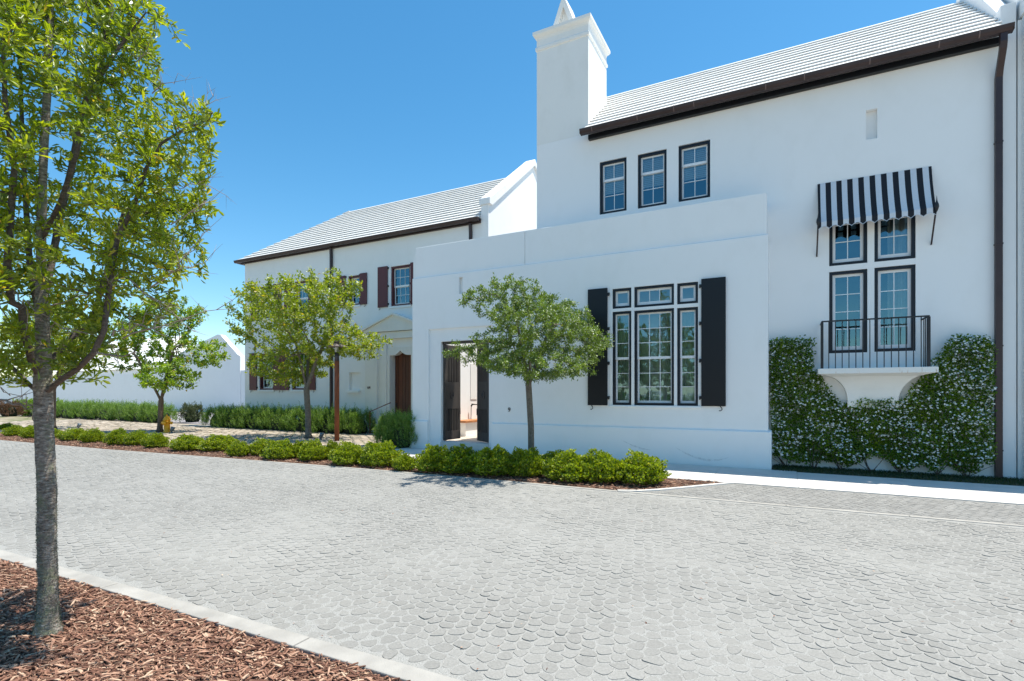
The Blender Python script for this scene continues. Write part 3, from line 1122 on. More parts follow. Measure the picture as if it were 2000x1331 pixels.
wall_sheet(mb, -6.3, 3.7, 0.1, 8.7, 15.6)
mb.box(-6.2, 3.7, 13.9, 15.59, 6.0, 6.1)
mb.quad((-6.3, 13.75, 8.5), (3.7, 13.75, 8.5), (3.7, 15.6, 8.5), (-6.3, 15.6, 8.5))
mb.build("dark_lining", "room_dark", house)  # partition, floor and ceiling added behind the windows to dim the rooms
# end gable with its parapet
mb = MB()
mb.prism_yz([(MY, 0), (19.2, 0), (19.2, 9.30), (16.3, 11.72), (MY + 0.22, 9.33), (MY, 9.33)], 3.745, 3.982)
mb.build("gable_parapet", "white_stucco", house, bevel=0.01)
# chimney
mb = MB()
c0, c1, d0, d1 = -6.32, -4.775, MY, 15.25


def cring(o, z):
    return (c0 - o, c1 + o, d0 - o, d1 + o, z)


rect_loft(mb, [cring(0, 8.762), cring(0, 11.43), cring(0.028, 11.45), cring(0.034, 11.52), cring(0.004, 11.575), cring(0.0, 11.74), cring(0.022, 11.80), cring(0.068, 11.845), cring(0.092, 11.885), cring(0.092, 11.965), cring(0.03, 11.995)])
chim = mb.build("chimney", "cream_stucco", house)
mb = MB()
cx, h0, h1, ya, yb = -5.66, 11.99, 13.12, 13.98, 14.75
lf, rt, ap = (cx - 0.42, h0), (cx + 0.42, h0), (cx, h1)
il, ir, ia_ = (cx - 0.29, h0), (cx + 0.29, h0), (cx, h1 - 0.36)
for side in (0, 1):
    A = [lf, il, ia_, ap] if side == 0 else [ir, rt, ap, ia_]
    mb.prism_xz(A, ya, yb)
mb.prism_xz([il, ir, ia_], ya + 0.12, yb - 0.12)
mb.build("chimney_hood", "cream_stucco", chim)

# stepped white roof
N_C = 12
y_e, z_e, dy, dz = 13.26, 8.735, (16.3 - 13.26) / N_C, (11.2 - 8.735) / N_C
roof_b = MB()
roof_b.quad((-6.3, 16.3, 11.16), (3.744, 16.3, 11.16), (3.744, 19.5, 8.66), (-6.3, 19.5, 8.66))
roof_b.quad((-4.774, 13.40, 8.70), (3.744, 13.40, 8.70), (3.744, 16.3, 11.12), (-4.774, 16.3, 11.12))
roof = roof_b.build("roof", "roof_white", house)
for k in range(N_C):
    y0, z0 = y_e + dy * k, z_e + dz * k
    xl = -4.772 if y0 < 15.1 else -6.3
    w = 0.004 * math.sin(k * 2.3)
    MB().prism_yz([(y0 + w, z0), (y0 + dy + 0.06, z0), (y0 + dy + 0.06, z0 + dz + 0.012), (y0 + w + 0.006, z0 + 0.026), (y0 + w, z0 + 0.020)], xl, 3.743 if k else 3.66).build("roof_course", "roof_white", roof)
# gutter, fascia, straps, downpipe
mb = MB()
mb.prism_yz([(13.245, 8.60), (13.34, 8.585), (13.385, 8.615), (13.385, 8.715), (13.365, 8.715), (13.365, 8.63), (13.26, 8.63), (13.22, 8.715), (13.195, 8.715), (13.21, 8.65)], -4.88, 3.84)
mb.box(-4.88, -4.872, 13.21, 13.38, 8.60, 8.71)
mb.box(3.832, 3.84, 13.21, 13.38, 8.60, 8.71)
gut = mb.build("gutter", "gutter_brown", house)
for x in (-4.55, -3.35, -2.45, -1.98, -0.42, 0.35, 1.55, 2.70, 3.32):
    MB().prism_yz([(13.241, 8.597), (13.246, 8.592), (13.216, 8.65), (13.192, 8.722), (13.187, 8.722), (13.207, 8.648)], x, x + 0.018).build("gutter_strap", "gutter_joint", gut)
mb = MB()
mb.box(-4.74, 3.742, 13.50, MY - 0.002, 8.535, 8.66)
mb.build("fascia", "black_paint", house)
mb = MB()


def sq_pipe(mb, pts, w, d):
    v, f = [], []
    for (x, y, z) in pts:
        v += [(x - w / 2, y - d / 2, z), (x + w / 2, y - d / 2, z), (x + w / 2, y + d / 2, z), (x - w / 2, y + d / 2, z)]
    for i in range(len(pts) - 1):
        for k in range(4):
            f.append((i * 4 + k, i * 4 + 4 + k, i * 4 + 4 + (k + 1) % 4, i * 4 + (k + 1) % 4))
    n = (len(pts) - 1) * 4
    f += [(0, 1, 2, 3), (n + 3, n + 2, n + 1, n)]
    mb.add(v, f)


sq_pipe(mb, [(3.70, 13.30, 8.60), (3.70, 13.30, 8.44), (3.70, 13.33, 8.32), (3.70, 13.50, 8.02), (3.70, 13.555, 7.88), (3.70, 13.56, 7.7), (3.70, 13.56, 0.02)], 0.105, 0.09)
dpn = mb.build("downpipe", "gutter_brown", house)
for z in (6.6, 4.6, 2.6, 0.55):
    MB().box(3.64, 3.76, 13.508, 13.62, z, z + 0.03).build("pipe_clip", "gutter_brown", dpn)

# gate: two leaves standing open
def gate_leaf(hx, hy, ang, flip):
    """ang: direction of the leaf from its hinge; built in its own plane"""
    W_, zb, zt, th = 0.82, 0.26, 3.14, 0.05
    ca, sa = math.cos(ang), math.sin(ang)
    def T(u, w, z):
        return (hx + ca * u - sa * w, hy + sa * u + ca * w, z)
    def B(mb, u0, u1, w0, w1, z0, z1):
        v = [T(u0, w0, z0), T(u1, w0, z0), T(u1, w1, z0), T(u0, w1, z0), T(u0, w0, z1), T(u1, w0, z1), T(u1, w1, z1), T(u0, w1, z1)]
        mb.add(v, [(0, 3, 2, 1), (4, 5, 6, 7), (0, 1, 5, 4), (1, 2, 6, 5), (2, 3, 7, 6), (3, 0, 4, 7)])
    mb = MB()
    B(mb, 0, 0.11, -th / 2, th / 2, zb, zt)
    B(mb, W_ - 0.11, W_, -th / 2, th / 2, zb, zt)
    for a, b in ((zb, zb + 0.26), (1.20, 2.02), (2.98, zt)):
        B(mb, 0.11, W_ - 0.11, -th / 2 + 0.004, th / 2 - 0.004, a, b)
    g = mb.build("gate_leaf", "gate_wood", house)
    n = 7
    for k in range(n):
        u = 0.11 + (W_ - 0.22) * (k + 0.5) / n
        MB()
        for a, b in ((zb + 0.26, 1.20), (2.02, 2.98)):
            mb = MB()
            B(mb, u - 0.022, u + 0.022, -0.012, 0.012, a, b)
            mb.build("slat", "gate_wood", g)
    if not flip:
        mb = MB()
        B(mb, 0.11, W_ - 0.11, 0.014, 0.020, zb + 0.26, 2.98)
        mb.build("dark_backing", "gate_wood", g)  # sheet added behind these slats to darken the gaps between them
    # diamond boss on a round plate
    mb = MB()
    c = W_ / 2
    for w in (-th / 2 - 0.012, th / 2 + 0.012):
        s = 1 if w > 0 else -1
        ringv = [T(c + 0.13 * math.cos(t), w, 1.62 + 0.13 * math.sin(t)) for t in np.linspace(0, 2 * math.pi, 18, endpoint=False)]
        ring2 = [T(c + 0.13 * math.cos(t), w - s * 0.014, 1.62 + 0.13 * math.sin(t)) for t in np.linspace(0, 2 * math.pi, 18, endpoint=False)]
        mb.add(ringv + ring2, [tuple(range(18))] + [(i, (i + 1) % 18, (i + 1) % 18 + 18, i + 18) for i in range(18)])
    mb.build("plate", "gate_wood", g)
    mb = MB()
    for s in (-1, 1):
        w = s * (th / 2 + 0.014)
        mb.add([T(c - 0.045, w, 1.62), T(c, w, 1.53), T(c + 0.045, w, 1.62), T(c, w, 1.71), T(c, w + s * 0.03, 1.62)], [(0, 1, 4), (1, 2, 4), (2, 3, 4), (3, 0, 4)])
    mb.build("boss", "iron_black", g)
    mb = MB()
    mb.tube([T(W_ - 0.06, -0.06, 1.02), T(W_ - 0.06, -0.06, 1.22)], 0.012, 6)
    mb.tube([T(W_ - 0.06, 0.06, 1.02), T(W_ - 0.06, 0.06, 1.22)], 0.012, 6)
    mb.tube([T(W_ - 0.06, -0.06, 1.12), T(W_ - 0.06, 0.06, 1.12)], 0.008, 6)
    mb.build("handle", "iron_black", g)


gate_leaf(-9.115, 13.02, math.radians(88), False)
gate_leaf(-7.525, 13.02, math.radians(146), True)
mb = MB()
mb.box(-9.148, -7.492, WY + 0.14, WY + 0.26, 3.145, 3.218)
mb.build("gate_lintel", "gate_wood", house)
# courtyard behind the gate
mb = MB()
mb.box(-10.42, -10.15, 13.212, 17.44, 0, 6.0)
wall_sheet(mb, -10.15, -6.32, 0, 5.0, 19.0)
mb.build("courtyard_wall", "white_stucco", house)
mb = MB()
mb.box(-10.15, -10.13, 16.15, 16.60, 1.45, 2.75)
mb.build("niche_panel", "cream_stucco", house)
mb = MB()
mb.box(-10.149, -6.321, 13.212, 18.99, 0.02, 0.19)
mb.build("courtyard_floor", "court_floor", house)
# house number
def digit(txt, x, y, z, size, parent):
    cu = bpy.data.curves.new("number", 'FONT')
    cu.body = txt
    cu.size = size
    cu.extrude = 0.008
    cu.align_x = 'CENTER'
    tmp = bpy.data.objects.new("number", cu)
    COL.objects.link(tmp)
    bpy.context.view_layer.update()
    me = bpy.data.meshes.new_from_object(tmp.evaluated_get(bpy.context.evaluated_depsgraph_get()))
    bpy.data.objects.remove(tmp)
    o = link_mesh("house_number", me, parent, ("iron_black",))
    o.location = Vector((x, y, z)) - BASE[parent]
    o.rotation_euler = (math.radians(90), 0, 0)
    return o


digit("9", -6.80, WY - 0.010, 1.165, 0.17, house)

# balcony
mb = MB()
BX0, BX1, BY = 0.610, 2.655, 13.0
mb.box(BX0, BX1, BY, MY - 0.001, 2.095, 2.212)
balc = mb.build("balcony", "slab_rusty", house, bevel=0.008)
mb = MB()
rg = []
n = 10
for k in range(n + 1):
    t = k / n
    z = 2.094 - 0.56 * t
    s = math.sin(t * math.pi / 2)
    q = math.sqrt(max(0.0, 1 - (1 - t) ** 2))
    hw = 0.98 - 0.53 * q
    dpt = 0.60 - 0.42 * q
    rg.append((1.632 - hw, 1.632 + hw, MY - dpt, MY - 0.001, z))
rg.append((1.632 - 0.45, 1.632 + 0.45, MY - 0.17, MY - 0.001, 1.38))
rect_loft(mb, list(reversed(rg)))
mb.build("corbel", "cream_stucco", balc)
mb = MB()
zr = 3.205
RX0, RX1, RY = 0.685, 2.510, 13.05
mb.box(RX0 - 0.012, RX1 + 0.012, RY - 0.02, RY + 0.02, zr, zr + 0.028)
mb.box(RX0 - 0.012, RX0 + 0.012, RY + 0.02, MY - 0.001, zr, zr + 0.028)
mb.box(RX1 - 0.012, RX1 + 0.012, RY + 0.02, MY - 0.001, zr, zr + 0.028)
mb.build("handrail", "iron_black", balc)
for x in (RX0, RX1):
    MB().box(x - 0.024, x + 0.024, RY - 0.024, RY + 0.024, 2.212, zr).build("post", "iron_black", balc)
for k in range(14):
    x = RX0 + (RX1 - RX0) * (k + 1) / 15
    MB().box(x - 0.008, x + 0.008, RY - 0.008, RY + 0.008, 2.212, zr).build("baluster", "iron_black", balc)
for x in (RX0, RX1):
    for k in range(3):
        y = RY + (MY - RY) * (k + 1) / 4
        MB().box(x - 0.008, x + 0.008, y - 0.008, y + 0.008, 2.212, zr).build("baluster", "iron_black", balc)

# striped awning
AX0, AX1 = 0.625, 2.660
ap = [(13.60, 6.372), (13.555, 6.20), (13.50, 6.02), (13.435, 5.84), (13.36, 5.66), (13.275, 5.49), (13.22, 5.405)]
nU = 20
mb = MB()
W_ = AX1 - AX0
for u in range(nU + 1):
    a = max(0, (u - 0.5)) / nU
    b_ = min(nU, u + 0.5) / nU
    xa, xb = AX0 + W_ * a, AX0 + W_ * b_
    mat = 0 if u % 2 == 0 else 1
    for (p, q) in zip(ap[:-1], ap[1:]):
        mb.quad((xa, q[0], q[1]), (xb, q[0], q[1]), (xb, p[0], p[1]), (xa, p[0], p[1]), mat)
    ns = 4
    for k in range(ns):
        x1_, x2_ = xa + (xb - xa) * k / ns, xa + (xb - xa) * (k + 1) / ns
        def sc(x):
            t = (x - AX0) / W_ * 10
            return 5.252 + 0.058 * abs(math.sin(math.pi * t)) ** 1.0 * 1.0
        mb.quad((x1_, 13.214, sc(x1_)), (x2_, 13.214, sc(x2_)), (x2_, 13.22, 5.405), (x1_, 13.22, 5.405), mat)
        mb.quad((x1_, 13.209, sc(x1_) - 0.010), (x2_, 13.209, sc(x2_) - 0.010), (x2_, 13.212, sc(x2_) + 0.003), (x1_, 13.212, sc(x1_) + 0.003), 1)
awn = mb.build("awning", ("awning_black", "awning_white"), house)
mb = MB()
mb.tube([(AX0 - 0.01, 13.235, 5.405), (AX1 + 0.01, 13.235, 5.405)], 0.014, 6)
mb.build("front_bar", "iron_black", awn)
for x in (AX0 - 0.005, AX1 + 0.005):
    MB().tube([(x - 0.01, 13.60, 4.75), (x, 13.23, 5.41)], 0.016, 6).build("arm", "gutter_brown", awn)
    mb = MB()
    mb.lathe([(0.0, -0.14), (0.022, -0.10), (0.040, -0.03), (0.034, 0.02), (0.016, 0.07), (0.010, 0.10), (0.002, 0.19)], (x, 13.20, 5.44), 8)
    mb.build("finial", "iron_black", awn)

# bench and tap in the courtyard
bench = thing("bench", (-9.95, 16.4, 0.19), "bench with orange wooden top seen through the open gate", "bench")
MB().box(-10.14, -9.66, 15.10, 18.2, 0.66, 0.735).build("seat", "bench_wood", bench, bevel=0.01)
for a, b_ in ((15.2, 16.0), (17.2, 18.0)):
    MB().box(-10.12, -9.74, a, b_, 0.19, 0.658).build("base", "white_stucco", bench)
tap = thing("garden_tap", (-10.06, 16.05, 0.19), "thin black garden tap rising above the courtyard bench", "tap")
mb = MB().tube([(-10.06, 16.05, 0.74), (-10.06, 16.07, 1.20)], 0.014, 6)
mb.build("pipe", "iron_black", tap)
MB().tube([(-10.06, 16.07, 1.20), (-10.04, 16.10, 1.27), (-9.98, 16.2, 1.27), (-9.93, 16.36, 1.26)], [0.03, 0.035, 0.018, 0.018], 6).build("spout", "iron_black", tap)

# ------------------------------------------------------------------ neighbour at the right edge
nb = thing("neighbour_house", (6.5, 13.6, 0), "white stucco house cut off by the right edge of the photo", "house")
mb = MB()
mb.box(4.002, 9.0, MY - 0.005, 19, 0, 8.95)
mb.build("wall", "white_stucco", nb)
mb = MB()
mb.box(4.06, 9.0, MY - 0.16, MY - 0.007, 0, 8.98)
mb.build("pilaster", "white_stucco", nb, bevel=0.01)
mb = MB()
mb.prism_yz([(MY - 0.2, 8.99), (19, 8.99), (16.3, 11.6), (MY - 0.2, 9.32)], 4.03, 4.40)
mb.build("coping", "white_stucco", nb)
mb = MB()
mb.quad((4.4, 13.3, 9.0), (9, 13.3, 9.0), (9, 16.3, 11.3), (4.4, 16.3, 11.3))
mb.build("roof", "roof_white", nb)

# ------------------------------------------------------------------ the house with maroon shutters
LY = 17.5
lh = thing("shuttered_house", (-17.5, 17.6, 0), "white two storey house with maroon shutters and a brown front door", "house")
uw = [(-15.015, -13.975, 5.385, 7.085), (-17.470, -16.790, 5.60, 6.93), (-20.95, -20.0, 5.40, 7.02), (-23.42, -22.45, 5.40, 7.0)]
gw = [(-23.52, -22.45, 1.83, 3.65), (-21.16, -20.10, 1.83, 3.65)]
DX0, DX1, DXC = -15.05, -13.90, -14.475
mb = MB()
niche = (-17.42, -16.78, 1.80, 2.60, 0.12)
wall_sheet(mb, -24.62, -10.475, 0, 8.45, LY, uw + gw + [niche, (DX0 - 0.03, DX1 + 0.03, 0, 3.6, 0.45)], depth=0.25)
mb.quad((-17.42, LY + 0.12, 1.8), (-16.78, LY + 0.12, 1.8), (-16.78, LY + 0.12, 2.6), (-17.42, LY + 0.12, 2.6))
mb.quad((-24.62, 25.5, 0), (-24.62, LY, 0), (-24.62, LY, 8.45), (-24.62, 25.5, 8.45))
mb.quad((-10.475, 25.5, 0), (-24.62, 25.5, 0), (-24.62, 25.5, 8.45), (-10.475, 25.5, 8.45))
mb.build("wall", "white_stucco", lh)
mb = MB()
wall_sheet(mb, -24.5, -10.5, 0.1, 8.3, 19.4)
mb.box(-24.5, -10.5, 17.8, 19.39, 4.4, 4.5)
mb.build("dark_lining", "room_dark", lh)  # dark partition and floor added here too, to dim the rooms
mb = MB()
mb.box(-17.47, -16.73, LY - 0.12, LY - 0.001, 1.68, 1.795)
mb.build("niche_sill", "white_stucco", lh, bevel=0.01)
for i, (a, b, c, d) in enumerate(uw + gw):
    window(lh, a, b, c, d, LY, 3 if b - a > 0.8 else 2, 4, "maroon_frame", meet=(2, 2), fw=0.07, sw=0.05, rev=0.05, setb=0.14)
    MB().box(a - 0.08, b + 0.08, LY - 0.05, LY + 0.03, c - 0.10, c - 0.006).build("window_sill", "white_stucco", lh, bevel=0.008)
    w_ = 0.54 if b - a > 0.8 else 0.40
    zt = d + 0.04
    shutter(lh, a - 0.14 - w_, a - 0.14, c - 0.01, zt, LY, "maroon_paint", 1, 3)
    shutter(lh, b + 0.06, b + 0.06 + w_, c - 0.01, zt, LY, "maroon_paint", -1, 3)
# door surround: stepped jambs, ogee head, pediment
mb = MB()
PCX = -14.66
pa = [(PCX - 1.70, 4.36), (PCX - 1.70, 4.30), (PCX - 1.62, 4.30), (PCX - 1.62, 0)]


def ogee(n=10):
    pts = []
    w = 0.40
    for k in range(n + 1):
        t = k / n
        # concave then convex sweep up to the point
        pts.append((DXC - w * (1 - t), 3.285 + 0.20 * (t ** 2.0)))
    return pts


og = ogee()
head = [(DX0, 3.285)] + og + [(2 * DXC - x, z) for x, z in reversed(og[:-1])] + [(DX1, 3.285)]
# left jamb block, right jamb block, head block (front plane LY-0.10)
mb.box(PCX - 1.62, -15.62, LY - 0.20, LY - 0.001, 0, 4.28)
mb.box(-13.55, PCX + 1.62, LY - 0.20, LY - 0.001, 0, 4.28)
mb.box(-15.62, DX0 - 0.14, LY - 0.09, LY - 0.001, 0, 3.98)
mb.box(DX1 + 0.14, -13.55, LY - 0.09, LY - 0.001, 0, 3.98)
mb.box(DX0 - 0.14, DX0, LY - 0.03, LY + 0.325, 0, 3.62)
mb.box(DX1, DX1 + 0.14, LY - 0.03, LY + 0.325, 0, 3.62)
poly = [(DX0, 3.62)] + [p for p in head] + [(DX1, 3.62)]
mb.prism_xz(poly, LY - 0.03, LY + 0.25)
mb.box(-15.619, -13.551, LY - 0.17, LY - 0.001, 3.99, 4.28)
mb.prism_xz([(PCX - 1.66, 4.30), (PCX + 1.66, 4.30), (PCX + 1.66, 4.36), (PCX, 4.97), (PCX - 1.66, 4.36)], LY - 0.26, LY - 0.001)
mb.build("door_surround", "cream_stucco", lh)
mb = MB()
for k in range(8):
    t = k * math.pi / 4
    r = 0.24 if k % 2 == 0 else 0.15
    c = (PCX, 4.62)
    a = (c[0] + r * math.cos(t), LY - 0.263, c[1] + r * math.sin(t))
    l = (c[0] + 0.05 * math.cos(t - 0.5), LY - 0.263, c[1] + 0.05 * math.sin(t - 0.5))
    q = (c[0] + 0.05 * math.cos(t + 0.5), LY - 0.263, c[1] + 0.05 * math.sin(t + 0.5))
    mb.add([l, a, q, (c[0], LY - 0.165, c[1])], [(0, 1, 3), (1, 2, 3)])
mb.build("star", "white_stucco", lh)
mb = MB()
for s_ in (-1, 1):
    pr = [(PCX, 4.97), (PCX, 5.06), (PCX + s_ * 1.78, 4.42), (PCX + s_ * 1.78, 4.33)]
    mb.prism_xz(pr if s_ < 0 else pr[::-1], LY - 0.36, LY - 0.002)
mb.build("raking_cornice", "cream_stucco", lh)
digit("64", -16.05, LY - 0.212, 1.86, 0.17, lh)
mb = MB()
mb.box(DX0 + 0.001, DX1 - 0.001, LY + 0.36, LY + 0.40, 0.1, 3.5)
dr = mb.build("front_door", "door_wood", lh)
npk = 6
for k in range(npk):
    a, b_ = DX0 + (DX1 - DX0) * k / npk, DX0 + (DX1 - DX0) * (k + 1) / npk
    MB().box(a + 0.006, b_ - 0.006, LY + 0.33 + 0.004 * (k % 2), LY + 0.359, 0.1, 3.5, 0, random.random()).build("plank", "door_wood", dr, bevel=0.004)
MB().tube([(DX0 + 0.12, LY + 0.27, 1.0), (DX0 + 0.12, LY + 0.27, 1.25)], 0.015, 6).build("handle", "iron_black", dr)
mb = MB()
mb.tube([(-14.98, 16.2, 0.0), (-14.98, 16.2, 0.92), (-14.5, 16.9, 1.28)], 0.018, 6)
mb.build("handrail", "rusted_steel", lh)
# gutter and pipes
mb = MB()
mb.prism_yz([(17.20, 8.32), (17.33, 8.32), (17.37, 8.44), (17.16, 8.44)], -25.05, -10.48)
mb.box(-25.05, -24.85, 17.37, 25.6, 8.32, 8.44)
mb.build("gutter", "gutter_brown", lh)
mb = MB()
mb.box(-24.80, -10.48, 17.40, LY - 0.002, 8.28, 8.40)
mb.build("fascia", "gutter_brown", lh)
for x in (-18.45, -10.94):
    mb = MB()
    sq_pipe(mb, [(x, 17.40, 8.31), (x, 17.43, 8.0), (x, 17.43, 0.03)], 0.10, 0.10)
    mb.build("downpipe", "gutter_brown", lh)
# hipped stepped roof
N_L = 16
ye, ze = 17.24, 8.45
xe = -24.92
dyl, dzl, dxl = (21.5 - ye) / N_L, (11.72 - ze) / N_L, (24.92 - 21.4) / N_L
mb = MB()
mb.quad((-21.3, 21.5, 11.68), (-10.48, 21.5, 11.68), (-10.48, 25.9, 8.4), (-24.92, 25.9, 8.4))
mb.quad((-24.8, 17.25, 8.42), (-10.48, 17.25, 8.42), (-10.48, 21.5, 11.6), (-21.5, 21.5, 11.6))
mb.add([(-24.8, 25.8, 8.42), (-24.8, 17.25, 8.42), (-21.5, 21.5, 11.6)], [(0, 1, 2)])
lroof = mb.build("roof", "roof_white", lh)
for k in range(N_L):
    x0, y0, z0 = xe + dxl * k, ye + dyl * k, ze + dzl * k
    x1, y1, z1 = x0 + dxl + 0.05, y0 + dyl + 0.05, z0 + dzl
    yb0, yb1 = 43.0 - y0, 43.0 - y1
    xr = -10.476
    zt = z0 + 0.034
    v = [(x0, yb0, z0), (x0, y0, z0), (xr, y0, z0), (x0, yb0, zt), (x0, y0, zt), (xr, y0, zt), (x1, yb1, z1), (x1, y1, z1), (xr, y1, z1), (x1, yb1, z0), (x1, y1, z0), (xr, y1, z0)]
    f = [(0, 1, 4, 3), (1, 2, 5, 4), (3, 4, 7, 6), (4, 5, 8, 7), (6, 7, 10, 9), (7, 8, 11, 10), (9, 10, 1, 0), (10, 11, 2, 1), (2, 11, 8, 5)]
    MB().add(v, f).build("roof_course", "roof_grey", lroof)
# party gable with its coping
mb = MB()
mb.prism_yz([(LY - 0.05, 0), (25.5, 0), (25.5, 8.95), (21.5, 11.95), (LY + 0.01, 8.95), (LY - 0.05, 8.95)], -10.473, -10.149)
mb.build("gable_wall", "white_stucco", lh)
mb = MB()
mb.prism_yz([(LY - 0.10, 8.952), (LY + 0.14, 8.952), (21.5, 11.97), (25.6, 8.96), (25.6, 9.22), (21.5, 12.25), (LY - 0.02, 9.23), (LY - 0.10, 9.20)], -10.53, -10.055)
mb.build("coping", "white_stucco", lh, bevel=0.015)

# ------------------------------------------------------------------ far walls and gables beyond the driveway
gwll = thing("garden_wall", (-60, 29, 0), "long plain white wall beyond the driveway and hedges", "wall")
gwll["kind"] = "thing"
mb = MB()
mb.box(-110, -30, 28.92, 29.2, -0.05, 3.60)
mb.build("wall", "white_stucco", gwll)
fg = thing("gabled_wall", (-47, 29, 0), "white wall with a pointed gable rising above the long garden wall", "wall")
fg["kind"] = "thing"
mb = MB()
mb.prism_xz([(-55.5, 0), (-41.22, 0), (-41.22, 4.80), (-41.55, 4.95), (-43.9, 6.75), (-44.3, 6.80), (-46.5, 6.25), (-49.3, 5.55), (-52.0, 4.65), (-55.5, 3.2)], 28.86, 29.3)
mb.build("wall", "white_stucco", fg)
fg2 = thing("hipped_building", (-66, 40, 0), "distant white building with pale roof behind the trees at the left", "building")
mb = MB()
mb.box(-92, -66, 36, 46, 0, 4.6)
mb.build("wall", "white_stucco", fg2)
mb = MB()
mb.add([(-92.4, 35.6, 4.6), (-65.6, 35.6, 4.6), (-65.6, 46.4, 4.6), (-92.4, 46.4, 4.6), (-88, 41, 9.2), (-71, 41, 9.2)], [(0, 1, 5, 4), (1, 2, 5), (2, 3, 4, 5), (3, 0, 4)])
mb.build("roof", "roof_white", fg2)
MB().box(-69.8, -68.9, 35.9, 36.0, 3.9, 4.5).build("window", "frame_navy", fg2)
# ------------------------------------------------------------------ trees


def colonize(skel, att, step, di, dk, iters=120, jitter=0.25, tropism=(0, 0, 0.0)):
    """skel: list of (pts, parent_node_index or None, attach_fraction) already as node arrays; returns nodes, parents"""
    nodes, par = [list(p) for p in skel[0]], list(skel[1])
    P = np.array(nodes)
    A = np.array(att)
    alive = np.ones(len(A), bool)
    dist = np.full(len(A), 1e9)
    near_i = np.zeros(len(A), int)

    def upd(lo):
        Q = P[lo:]
        for s in range(0, len(Q), 400):
            q = Q[s:s + 400]
            dd = np.linalg.norm(A[:, None, :] - q[None], axis=2)
            j = dd.argmin(1)
            m = dd[np.arange(len(A)), j]
            b = m < dist
            dist[b] = m[b]
            near_i[b] = lo + s + j[b]
    upd(0)
    tp = np.array(tropism)
    for it in range(iters):
        use = alive & (dist < di)
        if not use.any():
            break
        idx = near_i[use]
        v = unit(A[use] - P[idx])
        acc = np.zeros_like(P)
        np.add.at(acc, idx, v)
        who = np.unique(idx)
        d = unit(acc[who]) + RNG.normal(size=(len(who), 3)) * jitter + tp
        d = unit(d)
        new = P[who] + d * step
        lo = len(P)
        P = np.concatenate([P, new])
        par += list(who)
        upd(lo)
        alive &= dist > dk
    return P, np.array(par)


def skeleton(polys, step):
    """polys: list of (points, parent polyline or -1, index fraction on the parent); resampled to about the step"""
    P, par, store, limb = [], [], [], []
    for li, (pts, pl, fr_) in enumerate(polys):
        pts = [Vector(p) for p in pts]
        res = [pts[0]]
        for a, b in zip(pts[:-1], pts[1:]):
            n = max(1, int(round((b - a).length / step)))
            for k in range(1, n + 1):
                res.append(a.lerp(b, k / n))
        ids = []
        if pl >= 0:
            prev = store[pl][int(fr_ * (len(store[pl]) - 1))]
            res = res[1:] if (Vector(P[prev]) - res[0]).length < step * 0.6 else res
        else:
            prev = -1
        for r in res:
            P.append(tuple(r))
            par.append(prev)
            limb.append(li)
            prev = len(P) - 1
            ids.append(prev)
        store.append(ids)
    return (P, par), limb


def radii(P, par, r_tip, r_base, nmax=3.0):
    n = len(P)
    cnt = np.zeros(n)
    kids = np.zeros(n, int)
    for i in range(n):
        if par[i] >= 0:
            kids[par[i]] += 1
    cnt[kids == 0] = 1
    for i in range(n - 1, -1, -1):
        if par[i] >= 0:
            cnt[par[i]] += max(cnt[i], 0)
    tot = cnt.max()
    e = math.log(r_base / r_tip) / math.log(max(tot, 2))
    return r_tip * cnt ** e, kids


def chains(P, par, rad):
    n = len(P)
    ch = [[] for _ in range(n)]
    for i in range(n):
        if par[i] >= 0:
            ch[par[i]].append(i)
    out = []
    roots = [i for i in range(n) if par[i] < 0]
    stack = [[r] for r in roots]
    while stack:
        c = stack.pop()
        cur = c[-1]
        while ch[cur]:
            k = sorted(ch[cur], key=lambda q: -rad[q])
            for q in k[1:]:
                stack.append([cur, q])
            c.append(k[0])
            cur = k[0]
        out.append(c)
    return out


